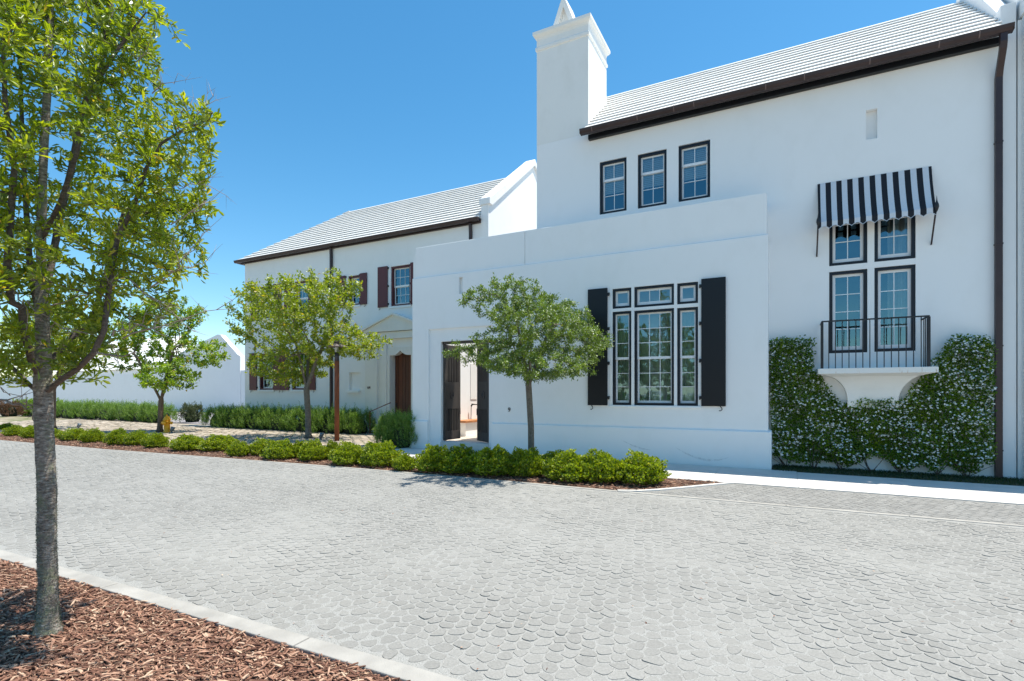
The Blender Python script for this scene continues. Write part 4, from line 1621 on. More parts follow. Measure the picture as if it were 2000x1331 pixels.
def tree(name, base, polys, att, step, di, dk, r_tip, r_base, bark_m, leaf_m, leaf_kw, label, group=None, limb_mat=None, limb_parts=False, trunk_wob=0.0, dead=None, iters=110, jitter=0.25, cat="tree"):
    t = thing(name, base, label, cat, group)
    sk, limb = skeleton(polys, step)
    P, par = colonize(sk, att, step, di, dk, iters, jitter)
    rad, kids = radii(P, par, r_tip, r_base)
    n0 = len(sk[0])
    # which main limb every node belongs to
    own = np.zeros(len(P), int)
    own[:n0] = limb
    for i in range(n0, len(P)):
        own[i] = own[par[i]]
    buckets = {}
    for c in chains(P, par, rad):
        key = own[c[1] if len(c) > 1 else c[0]]
        buckets.setdefault(key if limb_parts else 0, []).append(c)
    for key, cs in sorted(buckets.items()):
        mb = MB()
        for c in cs:
            pts = P[c].copy()
            rr = rad[c].copy()
            if len(c) > 1 and c[0] in (par[c[1]],):
                rr[0] = min(rr[0], rr[1] * 1.35)
            big = rr.max()
            n = 12 if big > 0.05 else (7 if big > 0.018 else (4 if big > 0.006 else 3))
            if key == 0 and c[0] == 0:
                # swelling foot and an uneven stem
                for q in range(len(c)):
                    z = pts[q][2] - base[2]
                    rr[q] *= 1 + 0.75 * math.exp(-z / 0.09)
                    if trunk_wob:
                        rr[q] *= 1 + trunk_wob * math.sin(q * 2.1) * math.sin(q * 0.77)
            mb.tube(pts, list(rr), n, cap=len(c) > 1 and big > 0.01)
        mb.build("trunk" if key == 0 else "limb", bark_m if key == 0 or not limb_mat else limb_mat, t)
    # foliage
    thin = np.where(rad < leaf_kw.get("rmax", r_tip * 2.2))[0]
    thin = thin[thin >= n0] if not leaf_kw.get("on_skel") else thin
    if "zmin" in leaf_kw:
        thin = thin[P[thin, 2] > leaf_kw["zmin"]]
    m = leaf_kw["per"]
    idx = np.repeat(thin, m)
    k = len(idx)
    dirn = np.where(par[idx, None] >= 0, P[idx] - P[np.maximum(par[idx], 0)], np.array([[0, 0, 1.0]]))
    dirn = unit(dirn)
    pos = P[idx] - dirn * step * RNG.random((k, 1)) + RNG.normal(size=(k, 3)) * leaf_kw.get("spread", 0.02)
    A = unit(dirn * leaf_kw.get("along", 0.7) + rand_dirs(k) * 1.0 + np.array([[0, 0, leaf_kw.get("lift", 0.25)]]))
    Nn = unit(rand_dirs(k) * 0.9 + np.array([[0, 0, leaf_kw.get("flat", 0.8)]]))
    L = RNG.uniform(leaf_kw["l0"], leaf_kw["l1"], k)
    Wd = L * RNG.uniform(leaf_kw["w0"], leaf_kw["w1"], k)
    # new growth at the shoot ends is paler
    tipn = (kids[idx] == 0).astype(float)
    clump = 0.5 + 0.5 * np.sin(P[idx, 0] * 5.1 + 1.7 * np.sin(P[idx, 2] * 4.3)) * np.sin(P[idx, 1] * 4.7 + P[idx, 2] * 3.1)
    tone = 0.10 + 0.30 * RNG.random(k) + 0.25 * clump + leaf_kw.get("tip", 0.3) * tipn * RNG.random(k)
    rare = RNG.random(k) < leaf_kw.get("rare", 0.01)
    tone[rare] = 1.0
    V, F, T = leaves(pos, A, Nn, L, Wd, leaf_kw.get("shape", "dia"), tone)
    np_mesh("foliage", V, F, leaf_m, t, T, kind="stuff")
    if dead:
        mb = MB()
        for pts, r in dead:
            n = len(pts)
            mb.tube(pts, [r * (1 - 0.8 * q / (n - 1)) for q in range(n)], 4, cap=False)
        mb.build("dead_twigs", "dead_twig", t, kind="stuff")
    return t, P, rad


def blob(n, c, r, shell=0.35, zlo=-1.0):
    d = rand_dirs(n * 2)
    rr = (shell + (1 - shell) * RNG.random(n * 2)) ** (1 / 2.0)
    p = d * rr[:, None]
    p = p[p[:, 2] > zlo][:n]
    return np.array(c) + p * np.array(r)


def vs_(px, py, d):
    """a point of the view given as photograph pixel and depth -> world; only used to write the limbs of the near tree"""
    k = (px - 1000) / 1024
    return ((-SY + CY * k) * d, (CY + SY * k) * d, 1.7 - (py - 767) / 1024 * d)


# --- the tree in the foreground bed
B1 = (-4.594, 1.751, -0.02)
D1 = 3.68
polys = [
    ([B1, vs_(94, 1150, 3.69), vs_(91, 1050, 3.68), vs_(92, 960, 3.68), vs_(88, 880, 3.68), vs_(85, 800, 3.68), vs_(84, 745, 3.68), vs_(84, 680, 3.69), vs_(82, 580, 3.71), vs_(80, 470, 3.72), vs_(84, 330, 3.70), vs_(92, 180, 3.72), vs_(98, 20, 3.74), vs_(100, -170, 3.74)], -1, 0),
    ([vs_(86, 770, 3.68), vs_(116, 745, 3.62), vs_(150, 722, 3.58), vs_(183, 690, 3.52), vs_(203, 645, 3.50), vs_(212, 570, 3.48), vs_(228, 470, 3.46), vs_(262, 400, 3.45), vs_(285, 330, 3.44), vs_(315, 280, 3.42), vs_(365, 250, 3.40), vs_(408, 235, 3.38)], 0, 0.36),
    ([vs_(84, 775, 3.68), vs_(58, 752, 3.72), vs_(28, 722, 3.78), vs_(-5, 690, 3.84), vs_(-40, 640, 3.9), vs_(-75, 540, 3.95), vs_(-95, 400, 4.0), vs_(-100, 200, 4.0)], 0, 0.355),
    ([vs_(84, 745, 3.68), vs_(62, 705, 3.60), vs_(48, 650, 3.52), vs_(42, 600, 3.48), vs_(22, 590, 3.42), vs_(14, 520, 3.38), vs_(20, 430, 3.34), vs_(28, 330, 3.30), vs_(10, 200, 3.26), vs_(5, 60, 3.24)], 0, 0.385),
    ([vs_(84, 720, 3.69), vs_(112, 690, 3.78), vs_(140, 660, 3.86), vs_(180, 625, 3.92), vs_(200, 560, 3.96), vs_(222, 480, 4.0), vs_(240, 420, 4.02), vs_(330, 412, 4.04), vs_(398, 405, 4.06)], 0, 0.40),
    ([vs_(83, 600, 3.7), vs_(100, 520, 3.78), vs_(118, 420, 3.86), vs_(140, 330, 3.9), vs_(160, 220, 3.92), vs_(200, 110, 3.94), vs_(215, 20, 3.95), vs_(220, -120, 3.95)], 0, 0.50),
    ([vs_(82, 470, 3.72), vs_(120, 390, 3.60), vs_(150, 300, 3.5), vs_(170, 190, 3.45), vs_(235, 90, 3.42), vs_(285, 25, 3.4)], 0, 0.60),
    ([vs_(83, 640, 3.70), vs_(60, 540, 3.8), vs_(52, 420, 3.9), vs_(45, 300, 3.95), vs_(40, 150, 4.0), vs_(40, -80, 4.0)], 0, 0.46),
    ([vs_(84, 700, 3.69), vs_(40, 660, 4.0), vs_(0, 600, 4.25), vs_(-30, 500, 4.4), vs_(-40, 350, 4.5)], 0, 0.42),
]
CR, CF = np.array([CY, SY, 0]), np.array([-SY, CY, 0])
att = []
base3 = np.array([B1[0], B1[1], 0.0])
NATT = 5200
z = RNG.uniform(1.75, 6.3, NATT)
rmax = np.interp(z, [1.75, 2.0, 2.3, 2.66, 3.02, 3.4, 3.74, 4.1, 4.5, 5.2, 6.3], [0.30, 0.48, 0.76, 0.98, 1.06, 1.08, 0.96, 0.64, 0.64, 0.5, 0.25])
th = RNG.uniform(0, 2 * math.pi, NATT)
rr = rmax * np.sqrt(RNG.uniform(0.05, 1, NATT))
att = base3[None] + np.stack([rr * np.cos(th), rr * np.sin(th), z], 1) + np.array([0.03, 0, 0])
att = att[(att[:, 2] > 2.2) | (RNG.random(NATT) < 0.55)]
cl = np.sin(att[:, 0] * 6.3 + 2.0 * np.sin(att[:, 2] * 3.1)) * np.sin(att[:, 1] * 5.7 + att[:, 2] * 2.3) * np.sin(att[:, 2] * 4.1 + att[:, 0] * 2.0)
att = att[(cl > -0.06) | (RNG.random(len(att)) < 0.10)]
att = np.concatenate([att] + [blob(n_, vs_(x_, y_, d_), (r_, r_, r_), 0.1) for x_, y_, d_, r_, n_ in ((385, 245, 3.4, 0.20, 70), (340, 290, 3.42, 0.24, 80), (300, 370, 3.46, 0.26, 80), (385, 405, 4.04, 0.18, 60), (330, 430, 4.0, 0.26, 80), (265, 60, 3.4, 0.26, 80), (230, 150, 3.45, 0.24, 60), (200, 40, 3.9, 0.3, 70), (320, 520, 3.45, 0.2, 50))])


def dead_twig(p0, p1, r, nsub=4, sag=0.03):
    out = []
    p0, p1 = Vector(p0), Vector(p1)
    pts = []
    for k in range(9):
        q = p0.lerp(p1, k / 8)
        q += Vector(RNG.normal(0, 0.012, 3))
        pts.append(q)
    out.append((pts, r))
    for _ in range(nsub):
        k = int(RNG.integers(2, 8))
        d = (p1 - p0) * 0.22 + Vector(RNG.normal(0, 0.09, 3)) + Vector((0, 0, 0.04))
        a = pts[k]
        sub = [a, a + d * 0.5 + Vector(RNG.normal(0, 0.01, 3)), a + d]
        out.append((sub, r * 0.5))
        for _ in range(2):
            e = sub[1] + Vector(RNG.normal(0, 0.05, 3))
            out.append(([sub[1], (sub[1] + e) / 2, e], r * 0.3))
    return out


dead = []
for a, b_, r in [((235, 655, 3.5), (455, 598, 3.35), 0.0065), ((190, 692, 3.5), (290, 690, 3.4), 0.006), ((215, 655, 3.5), (280, 630, 3.4), 0.006), ((300, 560, 3.45), (410, 450, 3.4), 0.006),
                 ((330, 530, 3.45), (405, 515, 3.4), 0.005), ((330, 370, 3.42), (410, 358, 3.4), 0.0045), ((350, 260, 3.4), (425, 175, 3.38), 0.005), ((330, 250, 3.4), (375, 190, 3.38), 0.004),
                 ((340, 440, 3.45), (420, 385, 3.4), 0.0045), ((255, 130, 3.45), (300, 80, 3.4), 0.004), ((50, 597, 3.4), (135, 640, 3.3), 0.006), ((30, 570, 3.4), (75, 632, 3.3), 0.005), ((290, 180, 3.4), (355, 150, 3.38), 0.004),
                 ((-10, 782, 3.7), (70, 797, 3.68), 0.010), ((0, 760, 3.6), (60, 790, 3.6), 0.004), ((90, 600, 3.55), (250, 540, 3.4), 0.006), ((250, 545, 3.5), (370, 640, 3.4), 0.006), ((270, 630, 3.45), (350, 665, 3.38), 0.005)]:
    dead += dead_twig(vs_(*a), vs_(*b_), r)
t1, P1, R1 = tree("holly_oak_tree", B1, polys, att, 0.055, 0.55, 0.085, 0.0022, 0.055, "bark_grey", "leaf_front",
                  dict(per=9, l0=0.040, l1=0.074, w0=0.23, w1=0.34, spread=0.014, along=0.9, lift=0.35, flat=0.7, shape="hex", tip=0.35, rare=0.012, zmin=1.66, rmax=0.0052),
                  "tall slender tree with mottled grey trunk in the bark bed in front", limb_mat="bark_limb", limb_parts=True, trunk_wob=0.05, dead=dead, iters=90, jitter=0.28)
# shaggy lichen on the trunk
nl = 5200
zz = RNG.beta(1.0, 1.5, nl) * 1.2 + 0.02
ang = RNG.uniform(0, 2 * math.pi, nl)
tx = np.interp(zz, [0, 0.3, 0.7, 1.05, 1.35], [B1[0], vs_(94, 1150, 3.69)[0], vs_(91, 1050, 3.68)[0], vs_(92, 960, 3.68)[0], vs_(88, 880, 3.68)[0]])
ty = np.interp(zz, [0, 0.3, 0.7, 1.05, 1.35], [B1[1], vs_(94, 1150, 3.69)[1], vs_(91, 1050, 3.68)[1], vs_(92, 960, 3.68)[1], vs_(88, 880, 3.68)[1]])
rad_ = 0.055 * (1 + 0.75 * np.exp(-zz / 0.09)) + 0.002
od = np.stack([np.cos(ang), np.sin(ang), np.zeros(nl)], 1)
pos = np.stack([tx, ty, zz], 1) + od * (rad_ - 0.003)[:, None]
V, F, T = leaves(pos, unit(od * 1.0 + rand_dirs(nl) * 0.9), rand_dirs(nl), RNG.uniform(0.005, 0.013, nl), RNG.uniform(0.002, 0.004, nl), "dia", RNG.random(nl))
leaf_mat("lichen", [(0, (0.07, 0.085, 0.05)), (0.6, (0.14, 0.16, 0.10)), (1, (0.27, 0.28, 0.20))], 0.1, 0.0, 0.8)
np_mesh("lichen", V, F, "lichen", t1, T, kind="stuff")


def gtree(name, base, height, r, crown_z0, lean, natt, r_base, leaf_m, bark_m, leaf_kw, label, blobs, forks=3, fork_z=1.3, step=0.13, di=0.9, dk=0.2, group="street trees planted along the walk", iters=70, r_tip=0.004, fk=1.0, fr=0.55, jitter=0.25):
    bx, by, bz = base
    top = Vector((bx + lean[0], by + lean[1], fork_z))
    polys = [([base, (bx + lean[0] * 0.4 + 0.02, by + lean[1] * 0.4, fork_z * 0.5), tuple(top)], -1, 0)]
    for k in range(forks):
        a = 2 * math.pi * k / forks + RNG.uniform(-0.4, 0.4)
        e = RNG.uniform(0.25, 0.5)
        h1 = RNG.uniform(0.35, fr) * (height - fork_z)
        polys.append(([tuple(top), (top.x + math.cos(a) * e * h1 * 0.45, top.y + math.sin(a) * e * h1 * 0.45, top.z + h1 * 0.5), (top.x + math.cos(a) * e * h1, top.y + math.sin(a) * e * h1, top.z + h1)], 0, 1.0))
    att = np.concatenate([blob(int(natt * w), c, rr_, 0.15) for c, rr_, w in blobs])
    att = att[att[:, 2] > crown_z0]
    q_ = 2 * math.pi / (1.1 * fk)
    gate = np.sin(att[:, 0] * q_ + 2.0 * np.sin(att[:, 2] * q_ * 0.6)) * np.sin(att[:, 1] * q_ + att[:, 2] * q_ * 0.5 + 1.0)
    att = att[(gate > -0.12) | (RNG.random(len(att)) < 0.12)]
    return tree(name, base, polys, att, step, di, dk, r_tip, r_base, bark_m, leaf_m, leaf_kw, label, group, jitter=jitter, iters=iters)


def at_(px, py, d):
    return tuple(vs_(px, py, d))


# blobs: lobes of each crown (photograph silhouettes turned into places at the tree's own distance)
def lobes(lst, d0, dr):
    out = []
    for (px, py, rx, ry, w) in lst:
        dd = d0 + RNG.uniform(-dr, dr) * 0.4
        s = dd / 1024
        out.append((at_(px, py, dd), (rx * s, (rx * s + dr) / 2, ry * s), w))
    return out


LK = dict(per=14, l0=0.075, l1=0.135, w0=0.36, w1=0.55, spread=0.05, along=0.5, lift=0.15, flat=0.9, shape="dia", tip=0.35, rare=0.02, rmax=0.013)
d2 = 22.3
gtree("street_tree", (-23.63, 12.83, 0), 6.0, 2.3, 1.65, (0.1, 0.0), 2100, 0.10, "leaf_hydrant_tree", "bark_brown", dict(LK, per=16, l0=0.11, l1=0.18, tip=0.4, rare=0.04),
      "leafy green tree beside the yellow fire hydrant",
      lobes([(330, 615, 62, 42, 0.22), (300, 660, 55, 50, 0.22), (390, 690, 55, 36, 0.17), (268, 700, 42, 34, 0.1), (330, 735, 55, 34, 0.19), (258, 640, 40, 30, 0.10)], d2, 1.6), fork_z=1.35, step=0.16, dk=0.26)
d3 = 19.35
gtree("street_tree", (-15.62, 13.66, 0), 6.4, 2.9, 1.5, (-0.1, 0.0), 2900, 0.105, "leaf_elm", "bark_smooth", dict(LK, per=16, l0=0.09, l1=0.15, tip=0.45, rare=0.03),
      "broad yellow green tree in front of the house with maroon shutters",
      lobes([(585, 585, 105, 52, 0.26), (520, 640, 62, 50, 0.15), (625, 650, 75, 60, 0.2), (690, 672, 66, 34, 0.12), (570, 715, 85, 40, 0.16), (495, 590, 36, 34, 0.04), (650, 560, 45, 36, 0.07)], d3, 2.0), fork_z=1.85, step=0.15, dk=0.24)
d4 = 11.67
gtree("street_tree", (-4.94, 10.36, 0), 4.4, 1.9, 1.7, (-0.08, 0.03), 4200, 0.068, "leaf_oak", "bark_smooth", dict(LK, per=23, l0=0.04, l1=0.07, w0=0.34, w1=0.48, spread=0.03, shape="dia", tip=0.3, rare=0.01, rmax=0.0085),
      "small round live oak in front of the white wing by the gate",
      lobes([(1012, 578, 56, 38, 0.12), (962, 596, 36, 28, 0.05), (1050, 640, 84, 56, 0.26), (980, 690, 62, 40, 0.15), (1138, 668, 52, 48, 0.15), (1060, 715, 104, 34, 0.18), (918, 692, 22, 30, 0.03), (1100, 618, 56, 38, 0.08)], d4 - 0.2, 2.3), forks=4, fork_z=1.85, step=0.085, di=0.6, dk=0.135, r_tip=0.0026, fk=0.62, iters=80)
d5 = 24.5
gtree("street_tree", (-30.3, 11.75, 0), 6.0, 2.6, 1.6, (0.05, 0.0), 1300, 0.10, "leaf_elm", "bark_brown", dict(LK, per=15, l0=0.11, l1=0.18, tip=0.4, rare=0.05),
      "pale green tree partly hidden behind the foreground trunk",
      lobes([(100, 650, 95, 55, 0.4), (150, 690, 62, 45, 0.22), (50, 690, 70, 55, 0.25), (110, 600, 50, 34, 0.13)], d5, 1.8), fork_z=1.7, step=0.17, dk=0.28)
# dark crown glimpsed in the gap beside the house
gtree("background_tree", (-43.5, 33.0, 0), 5.2, 1.6, 1.5, (0, 0), 350, 0.12, "leaf_oak", "bark_brown", dict(LK, per=9, l0=0.20, l1=0.32), "dark tree showing in the gap behind the garden wall",
      [((-43.0, 33.0, 4.0), (2.0, 1.6, 1.3), 1.0)], fork_z=1.6, step=0.3, di=2.0, dk=0.4, group=None)

# trees across the road behind the viewer: they show only as reflections in the big window
def reflected(base, s):
    bx, by, bz = base
    return gtree("reflected_tree", base, 6.5 * s, 2.4, 1.8, (0, 0), 500, 0.13, "leaf_oak", "bark_brown", dict(LK, per=12, l0=0.16, l1=0.28), "dark green trees mirrored in the panes of the tall window",
                 [((bx, by, 4.2 * s), (2.2 * s, 2.0 * s, 2.2 * s), 0.7), ((bx + 0.8, by, 3.0), (2.0, 1.8, 1.6), 0.3)], fork_z=1.6, step=0.3, di=2.0, dk=0.36, group="trees mirrored in the window")


r1 = reflected((-9.0, -9.5, 0), 1.0)[0]
for (x, y, rz, s) in ((-5.4, -12.0, 1.3, 1.0), (-12.8, -11.0, 2.6, 1.05), (-17.0, -12.5, 4.0, 0.95)):
    c = copy_tree(r1)
    c.location = (x, y, 0)
    c.rotation_euler = (0, 0, rz)
    c.scale = (s, s, s)

# ------------------------------------------------------------------ low bushes along the road


def bush_mesh(seed, n=3800, nstem=26):
    """a mound about 1 wide and 1 deep, 0.62 high, of small upright leaf sprays"""
    rng = np.random.default_rng(seed)
    d = unit(rng.normal(size=(n, 3)))
    d[:, 2] = np.abs(d[:, 2]) ** 0.8
    d = unit(d)
    ph = rng.uniform(0, 6.28, 6)
    lump = 1 + 0.13 * np.sin(d[:, 0] * 6 + ph[0]) * np.sin(d[:, 1] * 6 + ph[1]) + 0.10 * np.sin(d[:, 0] * 11 + d[:, 2] * 9 + ph[2]) * np.sin(d[:, 1] * 12 + ph[3]) + 0.06 * np.sin(d[:, 2] * 17 + ph[4])
    q = 1 - 0.36 * rng.random(n) ** 1.3
    pos = np.stack([d[:, 0] * 0.47 * lump * q, d[:, 1] * 0.47 * lump * q, 0.03 + d[:, 2] * 0.52 * lump * q], 1)
    # tuck the skirt in so that the mound stands on the mulch
    tuck = np.clip(1 - 0.5 * np.exp(-pos[:, 2] / 0.07), 0.5, 1)
    pos[:, 0] *= tuck
    pos[:, 1] *= tuck
    q = np.clip((q - 0.7) / 0.3, 0, 1) * 0.38 + 0.62
    m = 3
    idx = np.repeat(np.arange(n), m)
    A = unit(d[idx] * 0.55 + unit(rng.normal(size=(n * m, 3))) * 0.8 + np.array([[0, 0, 0.75]]))
    Nn = unit(unit(rng.normal(size=(n * m, 3))) + d[idx] + np.array([[0, 0, 0.6]]))
    L = rng.uniform(0.030, 0.060, n * m)
    W = L * rng.uniform(0.45, 0.65, n * m)
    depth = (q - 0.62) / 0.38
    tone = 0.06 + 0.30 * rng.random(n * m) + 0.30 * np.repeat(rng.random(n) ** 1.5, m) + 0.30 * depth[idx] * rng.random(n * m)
    tone[rng.random(n * m) < 0.012] = 1.0
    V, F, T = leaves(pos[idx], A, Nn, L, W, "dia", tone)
    # shoots standing proud
    return V, F, T


BUSH = []
for s in range(5):
    V, F, T = bush_mesh(100 + s)
    root = thing("shrub", (0, 0, 0), "x", "bush")
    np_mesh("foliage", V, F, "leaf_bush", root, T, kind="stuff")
    mb = MB()
    for k in range(14):
        a = random.uniform(0, 6.28)
        r = random.uniform(0.1, 0.36)
        mb.tube([(0.04 * math.cos(a), 0.04 * math.sin(a), 0.0), (r * 0.6 * math.cos(a), r * 0.6 * math.sin(a), 0.16), (r * math.cos(a), r * math.sin(a), 0.38)], [0.009, 0.007, 0.004], 4, cap=False)
    mb.build("stem", "stem_brown", root)
    BUSH.append(root)
spots = [(-26.6, 8.94, 0.67, 0.42), (-24.86, 8.83, 0.64, 0.43), (-31.4, 10.3, 0.57, 0.30), (-24.28, 9.13, 0.68, 0.38), (-22.32, 9.01, 0.86, 0.43), (-28.6, 10.2, 0.5, 0.3), (-20.81, 8.96, 0.62, 0.46),
         (-19.1, 8.9, 0.62, 0.51), (-18.37, 9.1, 0.68, 0.47), (-17.21, 9.02, 0.66, 0.45), (-15.57, 8.94, 0.92, 0.46), (-14.63, 9.29, 0.94, 0.45), (-12.93, 8.83, 0.57, 0.40), (-12.6, 9.25, 0.71, 0.44),
         (-11.49, 8.88, 0.82, 0.49), (-11.18, 9.35, 0.5, 0.44), (-10.46, 9.08, 0.68, 0.50), (-10.2, 9.55, 0.4, 0.46), (-9.16, 8.92, 0.80, 0.52), (-8.30, 9.05, 0.86, 0.56), (-7.39, 8.92, 0.49, 0.36),
         (-6.68, 8.97, 0.78, 0.55), (-6.09, 9.05, 0.80, 0.56), (-5.36, 9.12, 1.0, 0.58), (-4.68, 9.3, 0.74, 0.56), (-4.45, 10.3, 0.80, 0.42), (-3.72, 9.17, 0.96, 0.56), (-3.14, 9.3, 0.80, 0.58), (-2.42, 9.5, 0.96, 0.57)]
SH_LABEL = [
    "second low bush from the left edge of the planting strip", "third low bush from the left edge, just left of the big trunk", "small pale bush in the back row at the far left of the strip", "low bush hidden mostly behind the foreground trunk",
    "low bush just to the right of the foreground trunk", "small back row bush showing beside the foreground trunk", "rounded low bush between the trunk and the hydrant tree, nearest the trunk", "low bush left of the hydrant tree with a dense dome",
    "low bush directly in front of the trunk of the hydrant tree", "low bush in front of the yellow fire hydrant", "wide low bush just right of the yellow hydrant", "last wide bush of the left group before the mulch gap",
    "first small bush after the mulch gap", "bush behind and right of the mulch gap, in front of the elm shade", "wide bush spreading to the road left of the elm trunk", "little bush tucked behind in the row beneath the elm trunk",
    "dark bush below the trunk of the yellow green tree", "small bush between the elm trunk and the lamp post", "large bush directly in front of the rusty lamp post", "big bush with bare brown twigs beside the lamp post bush",
    "smallest bush, standing alone before the gate walk", "bush left of the white gate, first of the right group", "bush below the open gate", "broad shaded bush left of the live oak trunk",
    "shaded bush touching the live oak trunk", "bush behind the live oak trunk against the footpath", "wide yellow green bush just right of the live oak trunk", "middle bush of the three right of the live oak", "last bush on the right, at the tip of the bed"]
for i, (x, y, w, h) in enumerate(spots):
    src = BUSH[i % 5]
    c = src if i < 5 else copy_tree(src)
    c["label"] = SH_LABEL[i]
    c["group"] = "low bushes in the planting strip"
    rz = random.uniform(0, 6.28)
    c.rotation_euler = (0, 0, rz)
    c.scale = (w * 1.30, w * 1.14, h / 0.60) if x < -7 else (w * 1.28, w * 1.14, h / 0.60)
    c.location = (x, y + 0.32 * w, 0.0)

# ------------------------------------------------------------------ rosemary hedges and single shrubs


def rosemary(name, boxes, label, cat, nspr, mat="leaf_rosemary", group=None, blade=0.13, up=0.9, core=True, bw=0.085):
    """boxes: list of (cx, cy, hx, hy, h, yaw) rounded lumps"""
    c0 = boxes[len(boxes) // 2]
    t = thing(name, (c0[0], c0[1], 0), label, cat, group)
    vol = np.array([b[2] * b[3] + (b[2] + b[3]) * b[4] for b in boxes])
    pr = vol / vol.sum()
    V_, F_, T_ = [], [], []
    off = 0
    for b, p in zip(boxes, pr):
        n = int(nspr * p)
        d = unit(RNG.normal(size=(n, 3)))
        d[:, 2] = np.where(d[:, 2] < 0, -d[:, 2] * 0.8, d[:, 2])
        # super-ellipsoid surface
        e = 0.55
        s = np.sign(d) * np.abs(d) ** e
        s = s / np.max(np.abs(s), axis=1, keepdims=True) * (0.92 + 0.08 * RNG.random((n, 1)))
        ro = np.linalg.norm(s[:, :2], axis=1, keepdims=True)
        s[:, :2] /= np.maximum(1, ro) ** 0.5
        q = RNG.uniform(0.72, 1.0, (n, 1))
        loc = s * q
        lump = 1 + 0.13 * np.sin(loc[:, 0:1] * 9 + b[0] * 3) * np.sin(loc[:, 1:2] * 7 + b[1]) + 0.08 * RNG.normal(size=(n, 1))
        bulgeo = 1 + 0.16 * np.sin(loc[:, 2] * 11 + loc[:, 0] * 6 + b[0]) * np.sin(loc[:, 0] * 8 + b[0] * 2.0)
        bulgeo = bulgeo * (1.16 - 0.42 * np.abs(loc[:, 2]))
        pt = np.stack([loc[:, 0] * b[2] * bulgeo, loc[:, 1] * b[3] * bulgeo, (0.04 + 0.96 * np.abs(loc[:, 2])) * b[4] * 0.86 * lump[:, 0]], 1)
        cy_, sy_ = math.cos(b[5]), math.sin(b[5])
        w = np.stack([b[0] + pt[:, 0] * cy_ - pt[:, 1] * sy_, b[1] + pt[:, 0] * sy_ + pt[:, 1] * cy_, pt[:, 2]], 1)
        out = np.stack([d[:, 0] * cy_ - d[:, 1] * sy_, d[:, 0] * sy_ + d[:, 1] * cy_, d[:, 2]], 1)
        stem = unit(out * 0.42 + RNG.normal(size=(n, 3)) * 0.22 + np.array([[0, 0, up]]))
        m = 26
        idx = np.repeat(np.arange(n), m)
        k = n * m
        fr_ = RNG.random(k)[:, None]
        bl = blade * RNG.uniform(1.1, 2.3, (n, 1))
        side = rand_dirs(k)
        P = w[idx] + stem[idx] * bl[idx] * (fr_ - 0.35) + side * 0.012
        A = unit(stem[idx] * 1.0 + side * 0.75)
        L = blade * RNG.uniform(0.28, 0.50, k) * (1.15 - 0.5 * fr_[:, 0])
        Wd = L * bw * RNG.uniform(1.8, 3.0, k)
        pl = RNG.random(n) ** 1.6
        tone = 0.02 + 0.22 * RNG.random(k) + 0.42 * np.repeat(pl, m) * (0.35 + 0.65 * fr_[:, 0]) + 0.30 * fr_[:, 0] ** 2 * RNG.random(k)  # lit spray ends over dark gaps are put into the tone
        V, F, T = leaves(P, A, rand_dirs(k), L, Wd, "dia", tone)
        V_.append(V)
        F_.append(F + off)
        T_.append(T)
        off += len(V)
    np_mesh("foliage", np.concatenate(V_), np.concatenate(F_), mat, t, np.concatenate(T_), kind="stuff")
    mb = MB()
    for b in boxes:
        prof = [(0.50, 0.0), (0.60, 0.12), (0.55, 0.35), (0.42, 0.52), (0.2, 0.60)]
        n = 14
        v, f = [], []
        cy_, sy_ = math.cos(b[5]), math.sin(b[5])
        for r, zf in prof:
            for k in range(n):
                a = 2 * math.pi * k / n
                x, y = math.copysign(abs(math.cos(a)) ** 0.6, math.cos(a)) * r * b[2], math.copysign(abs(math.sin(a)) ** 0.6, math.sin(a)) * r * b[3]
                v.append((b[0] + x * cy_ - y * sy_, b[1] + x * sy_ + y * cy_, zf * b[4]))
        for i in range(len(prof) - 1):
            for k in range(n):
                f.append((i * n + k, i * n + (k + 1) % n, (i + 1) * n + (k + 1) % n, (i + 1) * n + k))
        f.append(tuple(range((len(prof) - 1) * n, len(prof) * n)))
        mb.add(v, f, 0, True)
    mb.build("twigs", "hedge_core", t)  # solid dark core added inside each lump so the plant looks opaque
    return t


rosemary("hedge", [(-24.85, 16.4, 0.85, 0.72, 1.08, 0.03), (-23.4, 16.3, 1.1, 0.72, 1.08, 0), (-21.7, 16.25, 1.1, 0.74, 1.12, 0), (-20.0, 16.2, 1.1, 0.76, 1.08, 0), (-18.3, 16.15, 1.1, 0.76, 1.12, 0), (-16.8, 16.15, 1.0, 0.75, 1.08, 0), (-15.7, 16.15, 0.7, 0.72, 1.04, 0)],
         "long dark green rosemary hedge along the house with maroon shutters", "hedge", 7200, blade=0.15)
rosemary("hedge", [(-42.6, 17.6, 1.6, 0.8, 1.12, 0), (-40.2, 17.6, 1.6, 0.8, 1.15, 0), (-37.8, 17.6, 1.6, 0.8, 1.14, 0), (-35.4, 17.5, 1.5, 0.8, 1.10, 0), (-33.4, 17.4, 1.5, 0.8, 1.08, 0), (-32.0, 17.3, 1.15, 0.8, 1.05, 0), (-45.0, 17.6, 1.6, 0.8, 1.1, 0)],
         "bright green rosemary hedge in front of the plain white wall", "hedge", 5000, blade=0.19)
rosemary("hedge", [(-48.0, 18.2, 1.4, 0.9, 1.1, 0), (-50.5, 18.2, 1.6, 0.9, 1.1, 0)], "leafy hedge piece left of the big trunk, beside the brown bush", "hedge", 900, "leaf_hydrant_tree", blade=0.24, up=0.4, bw=0.25)
rosemary("shrub", [(-11.15, 13.35, 0.62, 0.62, 1.12, 0.3), (-10.55, 12.95, 0.62, 0.60, 1.05, 0.1), (-11.6, 13.6, 0.5, 0.5, 1.0, 0)], "big spiky rosemary bush at the corner beside the brown front door", "bush", 2200, blade=0.14)
